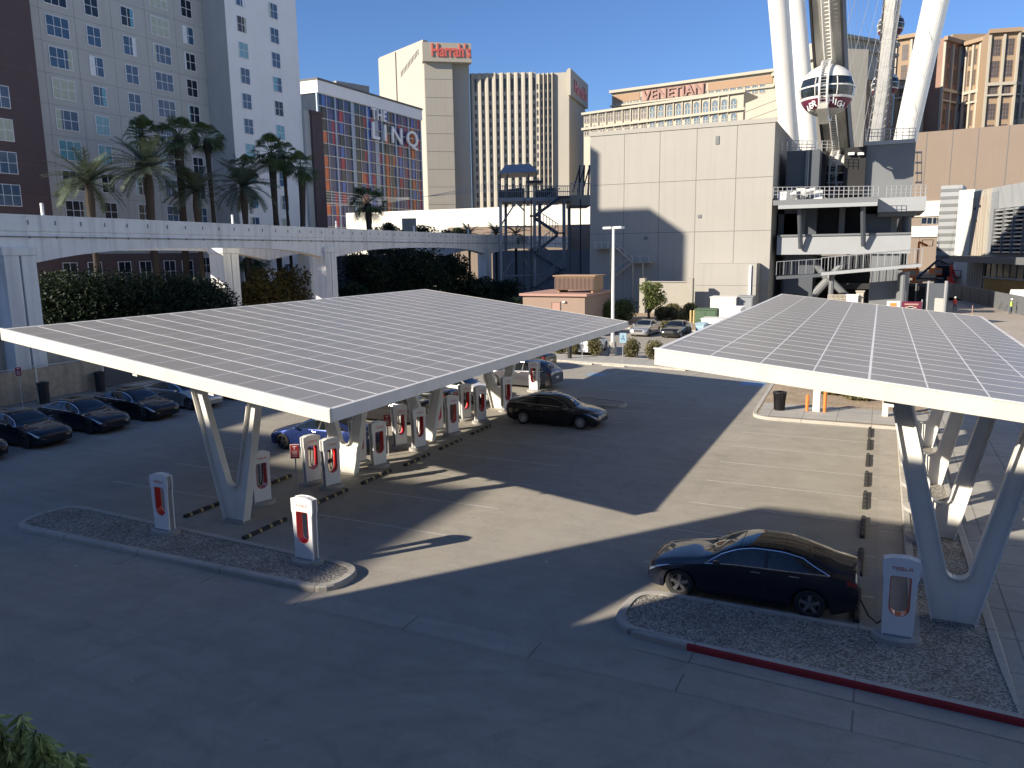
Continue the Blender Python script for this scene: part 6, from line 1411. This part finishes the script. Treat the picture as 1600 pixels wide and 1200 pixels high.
for i, (u, v, r, hh, m, nm) in enumerate(((1050, 500, 1.5, 1.8, 'leafo', 'clipped brownish shrub in front of the yard wall'), (1034, 501, 1.2, 1.6, 'leafo', 'clipped shrub left of the brownish one by the yard wall'), (1062, 502, 1.0, 1.2, 'leafo', 'small clipped green shrub by the yard wall'), (1076, 500, 1.1, 1.9, 'leafo', 'pale shrub beside the yellow bollards'), (1040, 513, 1.2, .7, 'leafo', 'low spreading plant behind the black sedan'), (948, 505, 2.2, 2.6, 'leafb', 'broad yellow green bush behind the lamp post'), (975, 503, 2.0, 2.8, 'leafb', 'tall yellow green bush right of the lamp post'), (918, 508, 2.3, 3.0, 'leaf', 'dark bush in front of the tan shed door'), (872, 506, 2.2, 2.4, 'leaf', 'dark bush at the left end of the tan shed'), (835, 500, 2.6, 2.6, 'leafo', 'grey green bush left of the tan shed'), (806, 500, 2.4, 2.8, 'leaf', 'dark bush under the monorail span'), (1300, 618, 1.1, .35, 'leafo', 'low green ground plant behind the white utility cabinet'), (1345, 625, 1.2, .4, 'leafo', 'low green ground plant under the right canopy edge'))):
    a = g(u, v); shrub(nm, a[0], a[1], r, hh, M[m], 20+i, n=3200, size=.12, group=None)
a = g(1013, 505); tree('slim yellow green tree between the bushes and the yard wall', a[0], a[1], 4.6, 1.9, M['leafb'], 5, .25, 2600, .14)
# dark hedge and trees between the lot and the hotel
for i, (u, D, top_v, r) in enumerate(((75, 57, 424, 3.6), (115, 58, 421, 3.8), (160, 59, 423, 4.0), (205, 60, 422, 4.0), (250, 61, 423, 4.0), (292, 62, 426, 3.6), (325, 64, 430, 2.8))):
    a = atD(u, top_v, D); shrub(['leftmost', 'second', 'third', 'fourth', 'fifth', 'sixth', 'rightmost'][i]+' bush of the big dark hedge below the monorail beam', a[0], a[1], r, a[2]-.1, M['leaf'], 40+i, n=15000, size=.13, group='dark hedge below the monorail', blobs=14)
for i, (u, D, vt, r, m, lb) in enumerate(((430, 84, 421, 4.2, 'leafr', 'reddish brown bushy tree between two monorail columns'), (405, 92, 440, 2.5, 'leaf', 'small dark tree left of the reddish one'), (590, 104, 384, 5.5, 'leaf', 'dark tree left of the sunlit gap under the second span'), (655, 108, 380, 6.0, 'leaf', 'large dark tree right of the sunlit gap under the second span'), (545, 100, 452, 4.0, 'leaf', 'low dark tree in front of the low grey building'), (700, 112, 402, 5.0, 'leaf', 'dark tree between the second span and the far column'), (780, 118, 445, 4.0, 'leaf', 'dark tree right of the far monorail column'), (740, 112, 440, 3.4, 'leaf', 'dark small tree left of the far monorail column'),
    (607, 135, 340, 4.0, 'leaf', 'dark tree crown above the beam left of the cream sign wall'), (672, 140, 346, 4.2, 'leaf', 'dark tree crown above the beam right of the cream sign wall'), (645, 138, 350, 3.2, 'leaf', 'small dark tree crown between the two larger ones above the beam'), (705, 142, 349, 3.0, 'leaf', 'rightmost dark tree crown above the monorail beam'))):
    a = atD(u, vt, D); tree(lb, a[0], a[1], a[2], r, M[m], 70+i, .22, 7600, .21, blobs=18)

def fan_palm(label, u, v, D, lean=0.0, r=1.9, seed=0, skirt=True, tr=.26):
    a = atD(u, v, D); rnd = random.Random(seed); t = thing('fan_palm', label, 'palm tree', (a[0], a[1], 0), 0, 'tall fan palms in front of the hotel'); H = a[2]
    base = atD(u+lean, v, D); dx, dy = base[0]-a[0], base[1]-a[1]
    pts = [(dx*(1-q)**1.5, dy*(1-q)**1.5, H*q) for q in [k/12 for k in range(13)]]; rs = [tr*1.35-.45*tr*min(1, k/4)+(.05 if k % 2 else 0) for k in range(13)]; rs[-1] = tr*1.3; rs[-2] = tr*1.35; rs[-3] = tr*1.15
    MB().tube(pts, rs, n=10).build('trunk', M['bark'], t); mb = MB()
    for k in range(34):
        az = rnd.uniform(0, 6.283); el = rnd.uniform(-.95, 1.4); L = r*rnd.uniform(.42, .62); d = Vector((math.cos(az)*math.cos(el), math.sin(az)*math.cos(el), math.sin(el))); o = Vector((0, 0, H)); tip = o+d*L
        side = d.cross(Vector((0, 0, 1))).normalized(); upv = side.cross(d).normalized(); mb.tube([o, tip], .025, n=3, cap=False)
        fr = r*rnd.uniform(.45, .62)
        for q in range(15):
            an = (q-7)/7*1.25; dd = d*math.cos(an)+side*math.sin(an); e = tip+dd*fr; e.z -= fr*.28*(1+abs(an)); wv = (dd.cross(upv)).normalized()*.042*r/1.9; m_ = tip+dd*fr*.55
            mb.poly([tip, m_-wv, e, m_+wv])
    mb.build('crown', M['palm'], t)
    if skirt:
        mb = MB()
        for k in range(34):
            az = rnd.uniform(0, 6.283); c = Vector((math.cos(az), math.sin(az), 0)); o = Vector((0, 0, H-.1))+c*tr; e = o+c*rnd.uniform(.1, .5)-Vector((0, 0, rnd.uniform(.5, 1.3))); w = Vector((-c.y, c.x, 0))*.12; mb.poly([o-w*.4, o+w*.4, e+w, e-w])
        mb.build('dead_fronds', M['bark'], t)
    return t
def date_palm(label, u, v, D, L=3.4, seed=0, n=54, tr=.27, group='feathery date palms in front of the hotel', H=None):
    a = atD(u, v, D); rnd = random.Random(seed); t = thing('date_palm', label, 'palm tree', (a[0], a[1], 0), 0, group); H = a[2]
    MB().tube([(0, 0, H*k/10) for k in range(11)], [tr*.85+(.03 if k % 2 else 0) for k in range(8)]+[tr*1.2, tr*1.5, tr*1.0], n=12).build('trunk', M['bark'], t); mb = MB()
    for k in range(n):
        az = rnd.uniform(0, 6.283); el = rnd.uniform(-.15, 1.3); d = Vector((math.cos(az), math.sin(az), 0)); pts = []
        for q in range(12):
            s_ = q/11; ang = el-1.05*s_*(1.1-el*.3); prev = pts[-1] if pts else Vector((0, 0, H)); pts.append(prev+(d*math.cos(ang)+Vector((0, 0, math.sin(ang))))*(L/11 if q else 0))
        mb.tube(pts, [.03]*6+[.015]*6, n=3, cap=False); side = Vector((-d.y, d.x, 0))
        for q in range(2, 48):
            s_ = q/48; i = min(int(s_*11), 10); p = pts[i].lerp(pts[i+1], s_*11-i); tg = (pts[i+1]-pts[i]).normalized(); ll = .62*math.sin(math.pi*min(1, s_*.9+.1))**.6+.1
            for sg in (-1, 1):
                e = p+(side*sg*.8+tg*.75+Vector((0, 0, rnd.uniform(-.15, .3)))).normalized()*ll*L/3.4; w = tg*.035; mb.poly([p-w, p+w, e])
    mb.build('crown', M['date'], t); return t
date_palm('leftmost feathery date palm in front of the grey hotel facade', 138, 286, 70, 3.8, 1); date_palm('second feathery date palm, left of the fan palm cluster', 231, 266, 76, 4.1, 2)
date_palm('feathery date palm low between the fan palms and the white facade', 306, 300, 80, 3.7, 3); date_palm('feathery date palm in front of the white facade corner', 380, 292, 85, 4.0, 4)
fan_palm('fan palm behind the second date palm', 222, 212, 80, 2, 2.2, 11); fan_palm('tallest dark fan palm of the left cluster', 278, 213, 82, -8, 2.5, 12, tr=.34); fan_palm('fan palm right of the left cluster with a thin trunk', 323, 218, 84, 6, 2.1, 13, tr=.2)
fan_palm('fan palm top peeking above the date palm by the white facade', 378, 262, 88, 2, 2.0, 14); fan_palm('tall fan palm with a straight trunk before the white facade', 424, 238, 90, 3, 2.4, 15, tr=.32); fan_palm('dark fan palm with a thin pole-like trunk', 443, 244, 92, 4, 2.0, 16, tr=.16, skirt=False); fan_palm('fan palm with a leaning trunk left of the coloured tower', 471, 262, 90, -14, 2.25, 17, tr=.31)
fan_palm('lone fan palm in front of the coloured tower base', 575, 318, 112, 1, 3.0, 18, tr=.35); fan_palm('small dark fan palm seen under the first beam span', 400, 410, 88, 1, 1.8, 19, tr=.22); fan_palm('second small dark fan palm seen under the first beam span', 385, 404, 90, 1, 1.8, 20, tr=.3)
for k, (u, D) in enumerate(((733, 130), (775, 128), (806, 132))): date_palm(['left', 'middle', 'right'][k]+' sunlit small palm top above the monorail beam', u, 366, D, 2.6, 30+k, 26, .2, 'small palms behind the monorail')
# pale sign wall among the dark tree crowns
h = Fac('sign_wall', 'small beige wall among the dark tree crowns above the monorail beam', 'wall', atD(628, 350, 134)[:2], atD(650, 350, 134)[:2], .5, atD(640, 341, 134)[2], M['har'])
# leafy shrub tips close to the camera, bottom left
def drooping(label, u, v, D, hgt, w, seed):
    a = atD(u, v, D); rnd = random.Random(seed); t = thing('leafy_shrub', label, 'shrub', (a[0], a[1], 0), 0, 'leafy shrub tips at the bottom left'); top_ = a[2]; mb = MB(); sb_ = MB()
    sb_.tube([(0, 0, 0), (0, 0, top_-hgt)], [.05, .03], n=6)
    for k in range(26):
        az = rnd.uniform(0, 6.283); rr = w*1.25*math.sqrt(rnd.random()); e = Vector((rr*math.cos(az), rr*math.sin(az), top_-hgt*.35*(rr/w)**1.5-rnd.uniform(0, .25)*hgt-.02)); s_ = Vector((0, 0, top_-hgt)); mid = s_.lerp(e, .6)+Vector((0, 0, .12)); sb_.tube([s_, mid, e], [.012, .007, .004], n=4)
        for q in range(64):
            p = mid.lerp(e, .25+.78*rnd.random()) if q % 6 else s_.lerp(mid, .6+.4*rnd.random()); a2 = rnd.uniform(0, 6.283); d = Vector((math.cos(a2)*.55, math.sin(a2)*.55, -rnd.uniform(.2, 1.0))).normalized(); L = rnd.uniform(.06, .13); wv = d.cross(Vector((rnd.gauss(0, 1), rnd.gauss(0, 1), 0))).normalized()*L*.13
            mb.poly([p, p+d*L*.5-wv, p+d*L, p+d*L*.5+wv])
    sb_.build('stems', M['bark'], t); mb.build('foliage', M['leafg'], t)
M['leafg'] = leaf_mat('fresh_green_leaves', (0.10, 0.16, 0.06), (0.44, 0.52, 0.22), .4)
drooping('green shrub tip cut off by the lower left corner', 2, 1088, 4.6, 1.1, .27, 1); drooping('green shrub tip right of the corner one at the bottom left', 50, 1112, 4.4, 1.0, .22, 2); drooping('lowest small shrub tip at the bottom left', 84, 1148, 4.3, .8, .15, 3)
